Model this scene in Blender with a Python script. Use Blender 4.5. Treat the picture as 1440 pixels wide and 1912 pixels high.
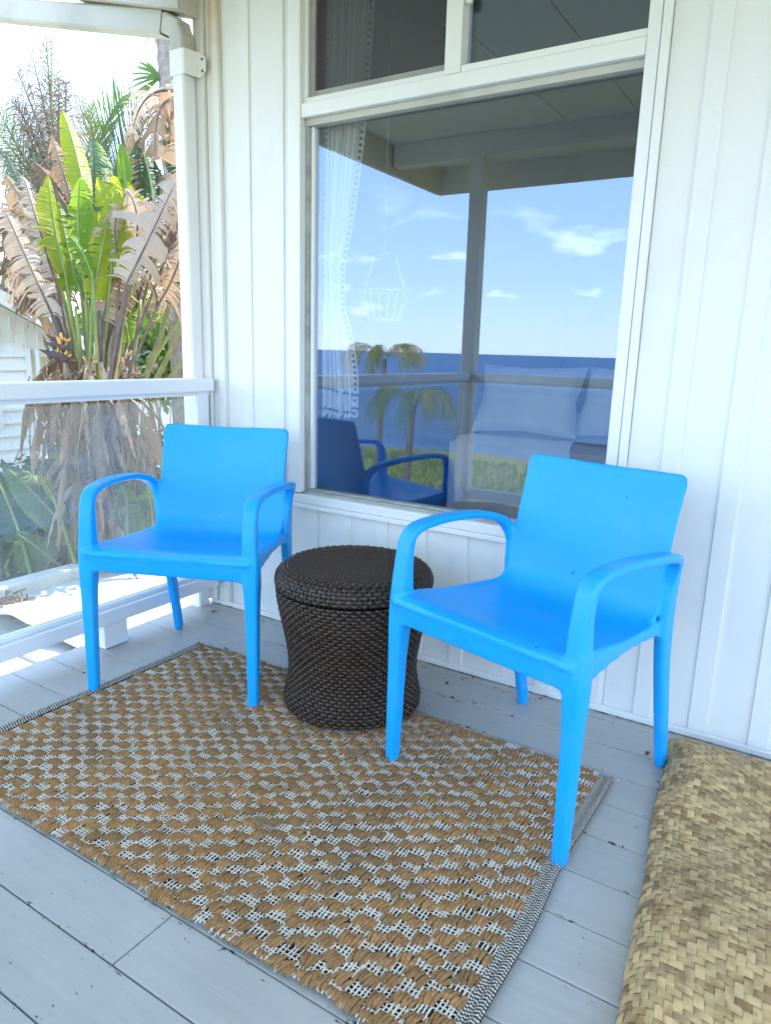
import bpy, bmesh, math, random
import numpy as np
from mathutils import Vector, Matrix, noise as mnoise

random.seed(11)
SC = bpy.context.scene
COL = SC.collection
for o in list(bpy.data.objects):
    bpy.data.objects.remove(o)
RAD = math.radians

# ------------------------------------------------------------------ camera, sky, sun, exposure
CAM = Vector((0.0, -2.1006, 1.08))
RIGHT = Vector((0.847555, 0.529978, 0.027815))
UP = Vector((-0.140075, 0.172843, 0.974938))
FWD = Vector((-0.511888, 0.83021, -0.220731))
FPX = 1325.16
cd = bpy.data.cameras.new('camera')
cam = bpy.data.objects.new('camera', cd)
COL.objects.link(cam)
cam.matrix_world = Matrix(((RIGHT.x, UP.x, -FWD.x, CAM.x), (RIGHT.y, UP.y, -FWD.y, CAM.y), (RIGHT.z, UP.z, -FWD.z, CAM.z), (0, 0, 0, 1)))
cd.sensor_fit = 'VERTICAL'
cd.sensor_height = 36.0
cd.lens = FPX / 1912 * 36.0
cd.clip_start = 0.02
cd.clip_end = 60000
SC.camera = cam

SUN_AZ = RAD(7)      # clockwise from +Y: behind the house
SUN_EL = RAD(58)
world = bpy.data.worlds.new('World')
SC.world = world
world.use_nodes = True
wn = world.node_tree
for n in list(wn.nodes):
    wn.nodes.remove(n)
wout = wn.nodes.new('ShaderNodeOutputWorld')
wbg = wn.nodes.new('ShaderNodeBackground')
wbg.inputs['Strength'].default_value = 0.15
sky = wn.nodes.new('ShaderNodeTexSky')
sky.sky_type = 'NISHITA'
sky.sun_disc = False
sky.sun_elevation = SUN_EL
sky.sun_rotation = SUN_AZ
sky.altitude = 10
sky.air_density = 1.0
sky.dust_density = 0.3
sky.ozone_density = 2.5
wtc = wn.nodes.new('ShaderNodeTexCoord')
wmap = wn.nodes.new('ShaderNodeMapping')
wmap.inputs['Scale'].default_value = (3.0, 3.0, 9.0)
wno = wn.nodes.new('ShaderNodeTexNoise')
wno.inputs['Scale'].default_value = 3.4
wno.inputs['Detail'].default_value = 7
wno.inputs['Roughness'].default_value = 0.55
wra = wn.nodes.new('ShaderNodeValToRGB')
wra.color_ramp.elements[0].position = 0.585
wra.color_ramp.elements[1].position = 0.70
wsep = wn.nodes.new('ShaderNodeSeparateXYZ')
wr2 = wn.nodes.new('ShaderNodeValToRGB')      # clouds sit low over the sea
e = wr2.color_ramp.elements
e[0].position = 0.0
e[0].color = (0.25, 0.25, 0.25, 1)
e[1].position = 0.32
e[1].color = (0.03, 0.03, 0.03, 1)
m_ = e.new(0.09)
m_.color = (0.8, 0.8, 0.8, 1)
m2_ = e.new(0.2)
m2_.color = (0.05, 0.05, 0.05, 1)
wmul = wn.nodes.new('ShaderNodeMath')
wmul.operation = 'MULTIPLY'
wmix = wn.nodes.new('ShaderNodeMixRGB')
wmix.inputs['Color2'].default_value = (9.0, 9.1, 9.3, 1)
L = wn.links.new
L(wtc.outputs['Generated'], wmap.inputs['Vector'])
L(wmap.outputs['Vector'], wno.inputs['Vector'])
L(wno.outputs['Fac'], wra.inputs['Fac'])
L(wtc.outputs['Generated'], wsep.inputs['Vector'])
L(wsep.outputs['Z'], wr2.inputs['Fac'])
L(wra.outputs['Color'], wmul.inputs[0])
L(wr2.outputs['Color'], wmul.inputs[1])
L(wmul.outputs[0], wmix.inputs['Fac'])
wgr = wn.nodes.new('ShaderNodeValToRGB')      # clear trade-wind sky: pale at the sea horizon, deeper blue above
g_ = wgr.color_ramp.elements
g_[0].position = 0.0
g_[0].color = (0.86, 0.92, 0.98, 1)
g_[1].position = 1.0
g_[1].color = (0.30, 0.52, 0.90, 1)
for p_, c_ in ((0.09, (0.70, 0.83, 1.0, 1)), (0.35, (0.46, 0.68, 1.0, 1))):
    q_ = g_.new(p_)
    q_.color = c_
wsc = wn.nodes.new('ShaderNodeVectorMath')
wsc.operation = 'SCALE'
wsc.inputs['Scale'].default_value = 5.0
wmx = wn.nodes.new('ShaderNodeMixRGB')
wmx.inputs['Fac'].default_value = 0.8
L(wsep.outputs['Z'], wgr.inputs['Fac'])
L(wgr.outputs['Color'], wsc.inputs[0])
L(sky.outputs['Color'], wmx.inputs['Color1'])
L(wsc.outputs[0], wmx.inputs['Color2'])
L(wmx.outputs['Color'], wmix.inputs['Color1'])
L(wmix.outputs['Color'], wbg.inputs['Color'])
L(wbg.outputs['Background'], wout.inputs['Surface'])

sl = bpy.data.lights.new('sun', 'SUN')
sl.energy = 2.2
sl.angle = RAD(0.5)
sl.color = (1.0, 0.95, 0.87)
so = bpy.data.objects.new('sun', sl)
COL.objects.link(so)
to_sun = Vector((math.sin(SUN_AZ) * math.cos(SUN_EL), math.cos(SUN_AZ) * math.cos(SUN_EL), math.sin(SUN_EL)))
so.rotation_euler = to_sun.to_track_quat('Z', 'Y').to_euler()
so.location = (-6, 10, 14)

SC.render.engine = 'CYCLES'
SC.view_settings.view_transform = 'Standard'
SC.view_settings.look = 'None'
SC.view_settings.exposure = 2.62
SC.view_settings.gamma = 1.0
SC.view_settings.use_curve_mapping = False
SC.cycles.use_denoising = True
SC.cycles.use_adaptive_sampling = True
SC.cycles.adaptive_threshold = 0.02
SC.cycles.max_bounces = 7
SC.cycles.diffuse_bounces = 3
SC.cycles.glossy_bounces = 3
SC.cycles.transmission_bounces = 6
SC.cycles.transparent_max_bounces = 14
SC.cycles.sample_clamp_indirect = 8.0


def ray(px, py):
    return RIGHT * ((px - 720) / FPX) + UP * (-(py - 956) / FPX) + FWD


def at(px, py, dep):
    """A point in the place that stands dep metres ahead of the camera."""
    return CAM + ray(px, py) * dep


# ------------------------------------------------------------------ materials
MATS = {}


class NT:
    def __init__(self, name):
        self.m = bpy.data.materials.new(name)
        self.m.use_nodes = True
        self.t = self.m.node_tree
        self.n = self.t.nodes
        self.b = self.n['Principled BSDF']
        self.out = self.n['Material Output']
        MATS[name] = self.m

    def new(self, typ, **kw):
        n = self.n.new('ShaderNode' + typ)
        for k, v in kw.items():
            if k.startswith('i_'):
                key = k[2:]
                key = int(key) if key.isdigit() else key.replace('_', ' ')
                n.inputs[key].default_value = v
            else:
                setattr(n, k, v)
        return n

    def link(self, a, b):
        self.t.links.new(a, b)

    def coords(self, kind='Object', scale=(1, 1, 1), rand=True):
        tc = self.new('TexCoord')
        mp = self.new('Mapping')
        mp.inputs['Scale'].default_value = scale
        self.link(tc.outputs[kind], mp.inputs['Vector'])
        if rand:
            oi = self.new('ObjectInfo')
            ml = self.new('Math', operation='MULTIPLY', i_1=37.0)
            self.link(oi.outputs['Random'], ml.inputs[0])
            self.link(ml.outputs[0], mp.inputs['Location'])
        return mp.outputs['Vector']

    def noise(self, vec, scale, detail=4, rough=0.55, dist=0.0):
        n = self.new('TexNoise', i_Scale=scale, i_Detail=detail, i_Roughness=rough, i_Distortion=dist)
        self.link(vec, n.inputs['Vector'])
        return n.outputs['Fac']

    def ramp(self, fac, stops):
        r = self.new('ValToRGB')
        el = r.color_ramp.elements
        while len(el) < len(stops):
            el.new(0.5)
        for x, (p, c) in zip(el, stops):
            x.position = p
            x.color = (c, c, c, 1) if isinstance(c, (int, float)) else (*c, 1)
        self.link(fac, r.inputs['Fac'])
        return r.outputs['Color']

    def mix(self, fac, a, b, mode='MIX'):
        n = self.new('MixRGB', blend_type=mode)
        for sock, v in ((n.inputs['Fac'], fac), (n.inputs['Color1'], a), (n.inputs['Color2'], b)):
            if isinstance(v, (int, float)):
                sock.default_value = v
            elif isinstance(v, tuple):
                sock.default_value = (*v, 1)
            else:
                self.link(v, sock)
        return n.outputs['Color']

    def math(self, op, a, b=0.0):
        n = self.new('Math', operation=op)
        for i, v in ((0, a), (1, b)):
            if isinstance(v, (int, float)):
                n.inputs[i].default_value = v
            else:
                self.link(v, n.inputs[i])
        return n.outputs[0]

    def bump(self, h, strength=0.3, dist=0.01):
        n = self.new('Bump', i_Strength=strength, i_Distance=dist)
        self.link(h, n.inputs['Height'])
        self.link(n.outputs['Normal'], self.b.inputs['Normal'])
        return n

    def base(self, c):
        if isinstance(c, tuple):
            self.b.inputs['Base Color'].default_value = (*c, 1)
        else:
            self.link(c, self.b.inputs['Base Color'])

    def rough(self, r, spec=0.5):
        if isinstance(r, (int, float)):
            self.b.inputs['Roughness'].default_value = r
        else:
            self.link(r, self.b.inputs['Roughness'])
        self.b.inputs['Specular IOR Level'].default_value = spec


def simple(name, c1, c2, scale=6, rough=0.6, bump=0.2, bscale=60, bdist=0.003, stretch=(1, 1, 1), spec=0.4, lo=0.35, hi=0.65, kind='Object'):
    t = NT(name)
    v = t.coords(kind, stretch)
    t.base(t.mix(t.ramp(t.noise(v, scale), [(lo, 0.0), (hi, 1.0)]), c1, c2))
    t.rough(rough, spec)
    if bump:
        t.bump(t.noise(v, bscale, 3), bump, bdist)
    return t.m


# white paint on the siding: faint grime, brushed grain running with the boards
def paint_mat(name, col, dirt, grain=(90, 90, 4), rough=0.45, dirt_amt=0.35, bump=0.12):
    t = NT(name)
    v = t.coords('Object', (1, 1, 1), False)
    g = t.coords('Object', grain, False)
    d = t.ramp(t.noise(v, 3.2, 6, 0.62), [(0.5, 0.0), (0.85, dirt_amt)])
    c = t.mix(d, col, dirt)
    sp = t.ramp(t.noise(v, 160, 2, 0.5), [(0.72, 0.0), (0.78, 0.5)])
    c = t.mix(sp, c, tuple(x * 0.55 for x in dirt))
    t.base(c)
    t.rough(rough, 0.4)
    t.bump(t.noise(g, 1.0, 4, 0.6), bump, 0.004)
    return t.m


paint_mat('white_paint', (0.80, 0.80, 0.79), (0.55, 0.55, 0.51))
paint_mat('white_trim', (0.82, 0.82, 0.81), (0.58, 0.58, 0.54), (60, 60, 60), 0.38, 0.25, 0.05)
paint_mat('rail_paint', (0.80, 0.81, 0.82), (0.5, 0.5, 0.48), (60, 3, 60), 0.4, 0.25, 0.08)
paint_mat('ceiling_paint', (0.84, 0.77, 0.66), (0.62, 0.55, 0.45), (40, 4, 40), 0.6, 0.5, 0.1)
paint_mat('gutter_paint', (0.55, 0.53, 0.47), (0.22, 0.21, 0.17), (20, 20, 20), 0.45, 0.7, 0.04)
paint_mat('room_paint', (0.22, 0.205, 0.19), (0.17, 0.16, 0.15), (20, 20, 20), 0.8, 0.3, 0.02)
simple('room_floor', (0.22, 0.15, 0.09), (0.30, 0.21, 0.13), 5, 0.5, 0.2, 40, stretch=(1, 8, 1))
simple('alu_grey', (0.28, 0.28, 0.27), (0.36, 0.36, 0.34), 8, 0.45, 0.05)
simple('track_grey', (0.42, 0.43, 0.40), (0.30, 0.30, 0.27), 14, 0.5, 0.1)
simple('black_plastic', (0.012, 0.012, 0.012), (0.02, 0.02, 0.02), 8, 0.5, 0.05)
simple('rust', (0.30, 0.12, 0.03), (0.13, 0.05, 0.02), 60, 0.8, 0.3)
simple('caulk_dark', (0.10, 0.10, 0.09), (0.30, 0.30, 0.29), 35, 0.8, 0.4, 120)

# corner board: rust runs down from a leaking gutter above it
t = NT('stained_paint')
v = t.coords('Object', (1, 1, 1), False)
g = t.coords('Object', (26, 26, 1.4), False)
sepz = t.new('SeparateXYZ')
t.link(v, sepz.inputs[0])
zz = t.ramp(t.math('MULTIPLY', t.math('SUBTRACT', sepz.outputs['Z'], 1.95), 3.0), [(0.0, 0.0), (1.0, 1.0)])
st = t.math('MULTIPLY', t.ramp(t.noise(g, 1.0, 4, 0.6), [(0.35, 0.0), (0.62, 1.0)]), zz)
c = t.mix(t.ramp(t.noise(v, 4, 6), [(0.5, 0.0), (0.8, 0.3)]), (0.80, 0.79, 0.76), (0.5, 0.48, 0.42))
c = t.mix(st, c, (0.62, 0.36, 0.10))
t.base(c)
t.rough(0.5)
t.bump(t.noise(g, 2.0, 4), 0.1, 0.004)

# painted deck boards: worn, chipped along the joints
t = NT('deck_paint')
v = t.coords('Object', (1, 1, 1), False)
sep = t.new('SeparateXYZ')
t.link(v, sep.inputs[0])
fr = t.math('FRACT', t.math('DIVIDE', t.math('ADD', sep.outputs['Y'], 0.473 + 1.393 * 3), 0.1393))
edge = t.math('ABSOLUTE', t.math('SUBTRACT', fr, 0.5))
edge = t.ramp(edge, [(0.34, 0.0), (0.5, 1.0)])
wear = t.noise(v, 2.1, 6, 0.6)
c = t.mix(t.ramp(wear, [(0.3, 0.0), (0.75, 1.0)]), (0.475, 0.462, 0.44), (0.385, 0.375, 0.358))
streak = t.noise(t.coords('Object', (2.2, 60, 1), False), 1.0, 4, 0.6)
c = t.mix(t.ramp(streak, [(0.45, 0.0), (0.8, 0.45)]), c, (0.32, 0.315, 0.31))
smudge = t.ramp(t.noise(v, 9, 8, 0.7), [(0.52, 0.0), (0.8, 0.35)])
c = t.mix(smudge, c, (0.50, 0.495, 0.48))
chipn = t.noise(t.coords('Object', (26, 60, 26), False), 1.3, 5, 0.62, 0.4)
lvl = t.math('ADD', chipn, t.math('MULTIPLY', edge, 0.075))
area = t.math('MULTIPLY', t.ramp(t.noise(v, 2.6, 3), [(0.42, 0.0), (0.62, 1.0)]), 0.06)
lvl = t.math('ADD', lvl, area)
chip = t.ramp(lvl, [(0.70, 0.0), (0.715, 1.0)])
c = t.mix(chip, c, (0.035, 0.036, 0.036))
t.base(c)
t.rough(t.ramp(wear, [(0.3, 0.33), (0.8, 0.55)]), 0.5)
hb = t.math('SUBTRACT', t.noise(t.coords('Object', (4, 90, 4), False), 1.0, 5, 0.6), t.math('MULTIPLY', chip, 0.6))
t.bump(hb, 0.22, 0.004)

# blue moulded plastic
t = NT('blue_plastic')
v = t.coords('Object', (1, 1, 1), True)
c = t.mix(t.ramp(t.noise(v, 4, 4), [(0.3, 0.0), (0.7, 1.0)]), (0.002, 0.365, 0.90), (0.004, 0.385, 0.92))
nick = t.ramp(t.noise(v, 46, 2, 0.5), [(0.765, 0.0), (0.775, 1.0)])
c = t.mix(nick, c, (0.004, 0.02, 0.06))
c = t.mix(t.ramp(t.noise(v, 7, 8, 0.7), [(0.5, 0.0), (0.8, 0.16)]), c, (0.30, 0.50, 0.70))
t.base(c)
t.rough(t.ramp(t.noise(v, 14, 5), [(0.3, 0.34), (0.7, 0.46)]), 0.42)
t.bump(t.noise(v, 420, 2), 0.05, 0.001)

# wicker
t = NT('wicker')
v = t.coords('Object', (1, 1, 1), False)
c = t.mix(t.ramp(t.noise(v, 60, 4), [(0.3, 0.0), (0.7, 1.0)]), (0.020, 0.0108, 0.0066), (0.064, 0.037, 0.023))
t.base(c)
t.rough(0.36, 0.5)
t.bump(t.noise(t.coords('Object', (60, 60, 500), False), 1.0, 2), 0.25, 0.001)
simple('wicker_dark', (0.006, 0.005, 0.004), (0.012, 0.009, 0.008), 30, 0.8, 0.0)

# jute, cotton, mat
t = NT('jute')
v = t.coords('Object', (1, 1, 1), True)
oi = t.new('ObjectInfo')
c = t.mix(oi.outputs['Random'], (0.51, 0.275, 0.115), (0.33, 0.185, 0.085))
c = t.mix(t.ramp(t.noise(v, 70, 4), [(0.35, 0.0), (0.7, 0.8)]), c, (0.23, 0.12, 0.05))
gp = t.new('NewGeometry')
dn = t.new('TexNoise', i_Scale=3.2, i_Detail=5.0, i_Roughness=0.6)
t.link(gp.outputs['Position'], dn.inputs['Vector'])
c = t.mix(t.ramp(dn.outputs['Fac'], [(0.45, 0.0), (0.70, 0.7)]), c, (0.20, 0.13, 0.075))
t.base(c)
t.rough(0.95, 0.1)
wv = t.new('TexWave', i_Scale=55.0, i_Distortion=4.5, i_Detail=2.0, bands_direction='DIAGONAL')
t.link(v, wv.inputs['Vector'])
t.bump(wv.outputs['Fac'], 0.45, 0.002)
simple('frayed_jute', (0.40, 0.28, 0.16), (0.28, 0.19, 0.10), 60, 0.95, 0.3, 300)
t = NT('cotton')
v = t.coords('Object', (1, 1, 1), False)
c = t.mix(t.ramp(t.noise(v, 9, 5), [(0.4, 0.0), (0.75, 1.0)]), (0.82, 0.76, 0.66), (0.64, 0.57, 0.48))
t.base(c)
t.rough(0.95, 0.1)
t.bump(t.noise(v, 500, 2), 0.5, 0.001)
t = NT('selvedge')
v = t.coords('Object', (1, 1, 1), True)
sp_ = t.new('SeparateXYZ')
t.link(v, sp_.inputs[0])
sn = t.math('SINE', t.math('ADD', t.math('MULTIPLY', sp_.outputs['Y'], 820.0), t.math('MULTIPLY', t.noise(v, 60, 3), 5.0)))
t.base(t.mix(t.ramp(sn, [(0.05, 0.0), (0.25, 1.0)]), (0.09, 0.085, 0.09), (0.74, 0.67, 0.57)))
t.rough(0.95, 0.1)
t.bump(sn, 0.6, 0.002)
simple('rug_dark', (0.016, 0.017, 0.026), (0.035, 0.033, 0.04), 80, 0.95, 0.3, 400)
t = NT('pandanus')
v = t.coords('Object', (1, 1, 1), True)
oi = t.new('ObjectInfo')
patch = t.noise(t.coords('Object', (1, 1, 1), True), 17, 3, 0.5)
c = t.mix(t.ramp(patch, [(0.38, 0.0), (0.62, 1.0)]), (0.26, 0.145, 0.058), (0.72, 0.485, 0.225))
c = t.mix(t.math('MULTIPLY', oi.outputs['Random'], 0.45), c, (0.41, 0.31, 0.165))
c = t.mix(t.ramp(t.noise(v, 23, 4), [(0.64, 0.0), (0.74, 0.75)]), c, (0.10, 0.072, 0.045))
t.base(c)
t.rough(0.5, 0.35)
t.bump(t.noise(v, 160, 3), 0.25, 0.002)

# cloth
t = NT('curtain_cloth')
v = t.coords('Object', (1, 1, 1), False)
t.base(t.mix(t.noise(v, 4), (0.88, 0.88, 0.88), (0.80, 0.80, 0.81)))
t.rough(0.9, 0.1)
t.bump(t.noise(v, 300, 2), 0.2, 0.001)
tr = t.new('BsdfTranslucent')
tr.inputs['Color'].default_value = (0.75, 0.76, 0.78, 1)
mx = t.new('MixShader')
mx.inputs[0].default_value = 0.3
t.link(t.b.outputs[0], mx.inputs[1])
t.link(tr.outputs[0], mx.inputs[2])
t.link(mx.outputs[0], t.out.inputs['Surface'])
simple('bed_cloth', (0.78, 0.79, 0.81), (0.68, 0.69, 0.71), 7, 0.9, 0.3, 40, 0.006)
simple('pompom', (0.03, 0.035, 0.05), (0.06, 0.065, 0.08), 60, 0.95, 0.0)
simple('wire_white', (0.72, 0.72, 0.70), (0.6, 0.6, 0.58), 10, 0.5, 0.0)
simple('bed_wood', (0.20, 0.13, 0.075), (0.14, 0.09, 0.05), 9, 0.6, 0.2)


def pane_mat(name, f0, tint, dirt=0.0, speck=0.0, refl=(1, 1, 1)):
    t = NT(name)
    t.n.remove(t.b)
    gl = t.new('BsdfGlossy', i_Roughness=0.0)
    gl.inputs['Color'].default_value = (*refl, 1)
    trn = t.new('BsdfTransparent')
    trn.inputs['Color'].default_value = (*tint, 1)
    lw = t.new('LayerWeight', i_Blend=0.5)
    p5 = t.math('POWER', lw.outputs['Facing'], 5.0)
    fac = t.math('ADD', f0, t.math('MULTIPLY', p5, 1.0 - f0))
    mx = t.new('MixShader')
    t.link(fac, mx.inputs[0])
    t.link(trn.outputs[0], mx.inputs[1])
    t.link(gl.outputs[0], mx.inputs[2])
    res = mx.outputs[0]
    if dirt:
        v = t.coords('Object', (1, 1, 1), False)
        df = t.new('BsdfDiffuse')
        df.inputs['Color'].default_value = (0.62, 0.63, 0.62, 1)
        tl = t.new('BsdfTranslucent')
        tl.inputs['Color'].default_value = (0.62, 0.63, 0.62, 1)
        ad = t.new('MixShader')
        ad.inputs[0].default_value = 0.5
        t.link(df.outputs[0], ad.inputs[1])
        t.link(tl.outputs[0], ad.inputs[2])
        f = t.ramp(t.noise(v, 6, 6, 0.6), [(0.25, dirt * 0.55), (0.75, dirt * 1.5)])
        s = t.ramp(t.noise(v, 210, 2, 0.6), [(0.60, 0.0), (0.70, speck)])
        ff = t.math('ADD', f, s)
        mx2 = t.new('MixShader')
        t.link(ff, mx2.inputs[0])
        t.link(res, mx2.inputs[1])
        t.link(ad.outputs[0], mx2.inputs[2])
        res = mx2.outputs[0]
    t.link(res, t.out.inputs['Surface'])
    return t.m


pane_mat('window_glass', 0.145, (0.97, 0.98, 0.975), refl=(0.57, 0.73, 1.0))
pane_mat('rail_glass', 0.035, (0.94, 0.96, 0.95), 0.09, 0.25)

t = NT('insect_mesh')
df = t.b
t.base((0.05, 0.05, 0.05))
trn = t.new('BsdfTransparent')
mx = t.new('MixShader')
mx.inputs[0].default_value = 0.55
t.link(trn.outputs[0], mx.inputs[1])
t.link(t.b.outputs[0], mx.inputs[2])
t.link(mx.outputs[0], t.out.inputs['Surface'])


# leaves: colour by noise and by place on the blade, light passes through
def leaf_mat(name, c1, c2, edge, trans, vein=60, tcol=None, dry=False):
    t = NT(name)
    v = t.coords('Object', (1, 1, 1), True)
    uv = t.new('TexCoord')
    sp = t.new('SeparateXYZ')
    t.link(uv.outputs['UV'], sp.inputs[0])
    c = t.mix(t.ramp(t.noise(v, 5.0, 5), [(0.3, 0.0), (0.7, 1.0)]), c1, c2)
    s = t.math('ABSOLUTE', t.math('SUBTRACT', sp.outputs['Y'], 0.5))
    e_ = t.math('MULTIPLY', t.ramp(s, [(0.30, 0.0), (0.5, 1.0)]), t.ramp(t.noise(v, 3.5, 3), [(0.4, 0.0), (0.6, 1.0)]))
    c = t.mix(e_, c, edge)
    oi = t.new('ObjectInfo')
    c = t.mix(t.math('MULTIPLY', oi.outputs['Random'], 0.35), c, tuple(x * 0.7 for x in c2))
    t.base(c)
    t.rough(0.75 if dry else 0.42, 0.3)
    vn = t.math('SINE', t.math('MULTIPLY', sp.outputs['X'], vein * 6.283))
    t.bump(vn, 0.25, 0.01)
    tr = t.new('BsdfTranslucent')
    if tcol:
        tr.inputs['Color'].default_value = (*tcol, 1)
    else:
        t.link(c, tr.inputs['Color'])
    mx = t.new('MixShader')
    mx.inputs[0].default_value = trans
    t.link(t.b.outputs[0], mx.inputs[1])
    t.link(tr.outputs[0], mx.inputs[2])
    t.link(mx.outputs[0], t.out.inputs['Surface'])
    return t.m


leaf_mat('leaf_green', (0.065, 0.17, 0.018), (0.13, 0.26, 0.022), (0.42, 0.38, 0.03), 0.5, 45, (0.34, 0.52, 0.04))
leaf_mat('leaf_yellow', (0.17, 0.27, 0.018), (0.32, 0.36, 0.022), (0.5, 0.40, 0.03), 0.5, 45, (0.58, 0.62, 0.04))
leaf_mat('leaf_mid', (0.045, 0.105, 0.030), (0.085, 0.16, 0.045), (0.30, 0.30, 0.04), 0.25, 45, (0.14, 0.24, 0.04))
leaf_mat('leaf_dark', (0.020, 0.055, 0.018), (0.045, 0.10, 0.03), (0.12, 0.12, 0.04), 0.25, 45, (0.07, 0.14, 0.03))  # darker copy of the leaf green, with shade put into its colour
leaf_mat('leaf_bluegreen', (0.07, 0.12, 0.085), (0.12, 0.19, 0.12), (0.25, 0.25, 0.1), 0.25, 30, (0.16, 0.25, 0.12))
leaf_mat('leaf_dead', (0.33, 0.20, 0.115), (0.47, 0.315, 0.21), (0.24, 0.14, 0.08), 0.32, 30, (0.50, 0.32, 0.18), True)
leaf_mat('leaf_pale', (0.48, 0.36, 0.265), (0.60, 0.475, 0.37), (0.33, 0.22, 0.14), 0.32, 30, (0.56, 0.38, 0.23), True)
leaf_mat('leaf_brown', (0.16, 0.095, 0.05), (0.27, 0.17, 0.10), (0.1, 0.06, 0.03), 0.2, 30, None, True)
leaf_mat('frond_green', (0.09, 0.17, 0.04), (0.19, 0.27, 0.06), (0.3, 0.28, 0.08), 0.35, 4, (0.30, 0.42, 0.06))
leaf_mat('frond_dry', (0.20, 0.13, 0.075), (0.33, 0.23, 0.14), (0.2, 0.13, 0.08), 0.2, 4, None, True)
leaf_mat('frond_gold', (0.42, 0.30, 0.10), (0.30, 0.28, 0.07), (0.45, 0.33, 0.12), 0.3, 4, None, True)
leaf_mat('bush_leaf', (0.05, 0.11, 0.025), (0.11, 0.17, 0.03), (0.2, 0.2, 0.03), 0.3, 4, (0.16, 0.26, 0.03))
leaf_mat('bush_yellow', (0.55, 0.46, 0.02), (0.38, 0.40, 0.03), (0.55, 0.45, 0.02), 0.35, 4, (0.6, 0.55, 0.03))
simple('stalk_green', (0.13, 0.19, 0.04), (0.26, 0.26, 0.07), 7, 0.5, 0.2, 40, stretch=(1, 1, 0.3))
simple('stalk_olive', (0.24, 0.20, 0.06), (0.14, 0.13, 0.045), 7, 0.55, 0.2, 40)
simple('stalk_dead', (0.20, 0.135, 0.10), (0.10, 0.07, 0.06), 9, 0.8, 0.3, 50)
simple('palm_bark', (0.36, 0.28, 0.22), (0.22, 0.165, 0.125), 14, 0.85, 0.5, 60, 0.01)
simple('spathe', (0.03, 0.025, 0.03), (0.10, 0.06, 0.04), 14, 0.5, 0.1)
simple('petal_orange', (0.70, 0.28, 0.03), (0.60, 0.36, 0.08), 30, 0.6, 0.0)

paint_mat('neighbour_white', (0.78, 0.78, 0.77), (0.6, 0.6, 0.57), (40, 40, 40), 0.55, 0.2, 0.03)
simple('roof_shingle', (0.10, 0.09, 0.10), (0.16, 0.15, 0.15), 20, 0.9, 0.4, 80)
simple('roof_pink', (0.48, 0.36, 0.30), (0.40, 0.29, 0.24), 8, 0.8, 0.3, 50)
simple('wall_blue', (0.05, 0.17, 0.50), (0.07, 0.21, 0.55), 5, 0.6, 0.1)
simple('wall_cream', (0.66, 0.57, 0.47), (0.58, 0.49, 0.40), 5, 0.7, 0.1)
simple('dark_pane', (0.05, 0.06, 0.07), (0.09, 0.10, 0.11), 5, 0.1, 0.0)
simple('roof_membrane', (0.58, 0.57, 0.54), (0.42, 0.405, 0.37), 3, 0.7, 0.4, 22, 0.01)
simple('roof_panel', (0.60, 0.66, 0.64), (0.52, 0.58, 0.56), 4, 0.35, 0.1)
simple('rubble', (0.30, 0.16, 0.09), (0.12, 0.08, 0.06), 25, 0.9, 0.6, 60, 0.02)

# ground, lawn, sea
t = NT('lawn')
v = t.coords('Object', (1, 1, 1), False)
c = t.mix(t.ramp(t.noise(v, 0.35, 6), [(0.35, 0.0), (0.65, 1.0)]), (0.25, 0.23, 0.035), (0.40, 0.31, 0.06))
c = t.mix(t.ramp(t.noise(v, 2.4, 6, 0.7), [(0.45, 0.0), (0.7, 0.8)]), c, (0.12, 0.125, 0.025))
t.base(c)
t.rough(0.95, 0.1)
t.bump(t.noise(v, 9, 6, 0.7), 0.8, 0.15)
simple('soil', (0.16, 0.11, 0.07), (0.28, 0.21, 0.14), 1.2, 0.95, 0.6, 14, 0.05)
t = NT('sea_water')
v = t.coords('Object', (0.012, 0.07, 1), False)
c = t.mix(t.ramp(t.noise(v, 1.0, 5), [(0.35, 0.0), (0.7, 1.0)]), (0.035, 0.10, 0.19), (0.11, 0.19, 0.28))
t.base(c)
t.rough(0.6, 0.12)
t.bump(t.noise(t.coords('Object', (0.25, 0.8, 1), False), 1.0, 6, 0.65), 0.6, 0.8)


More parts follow.
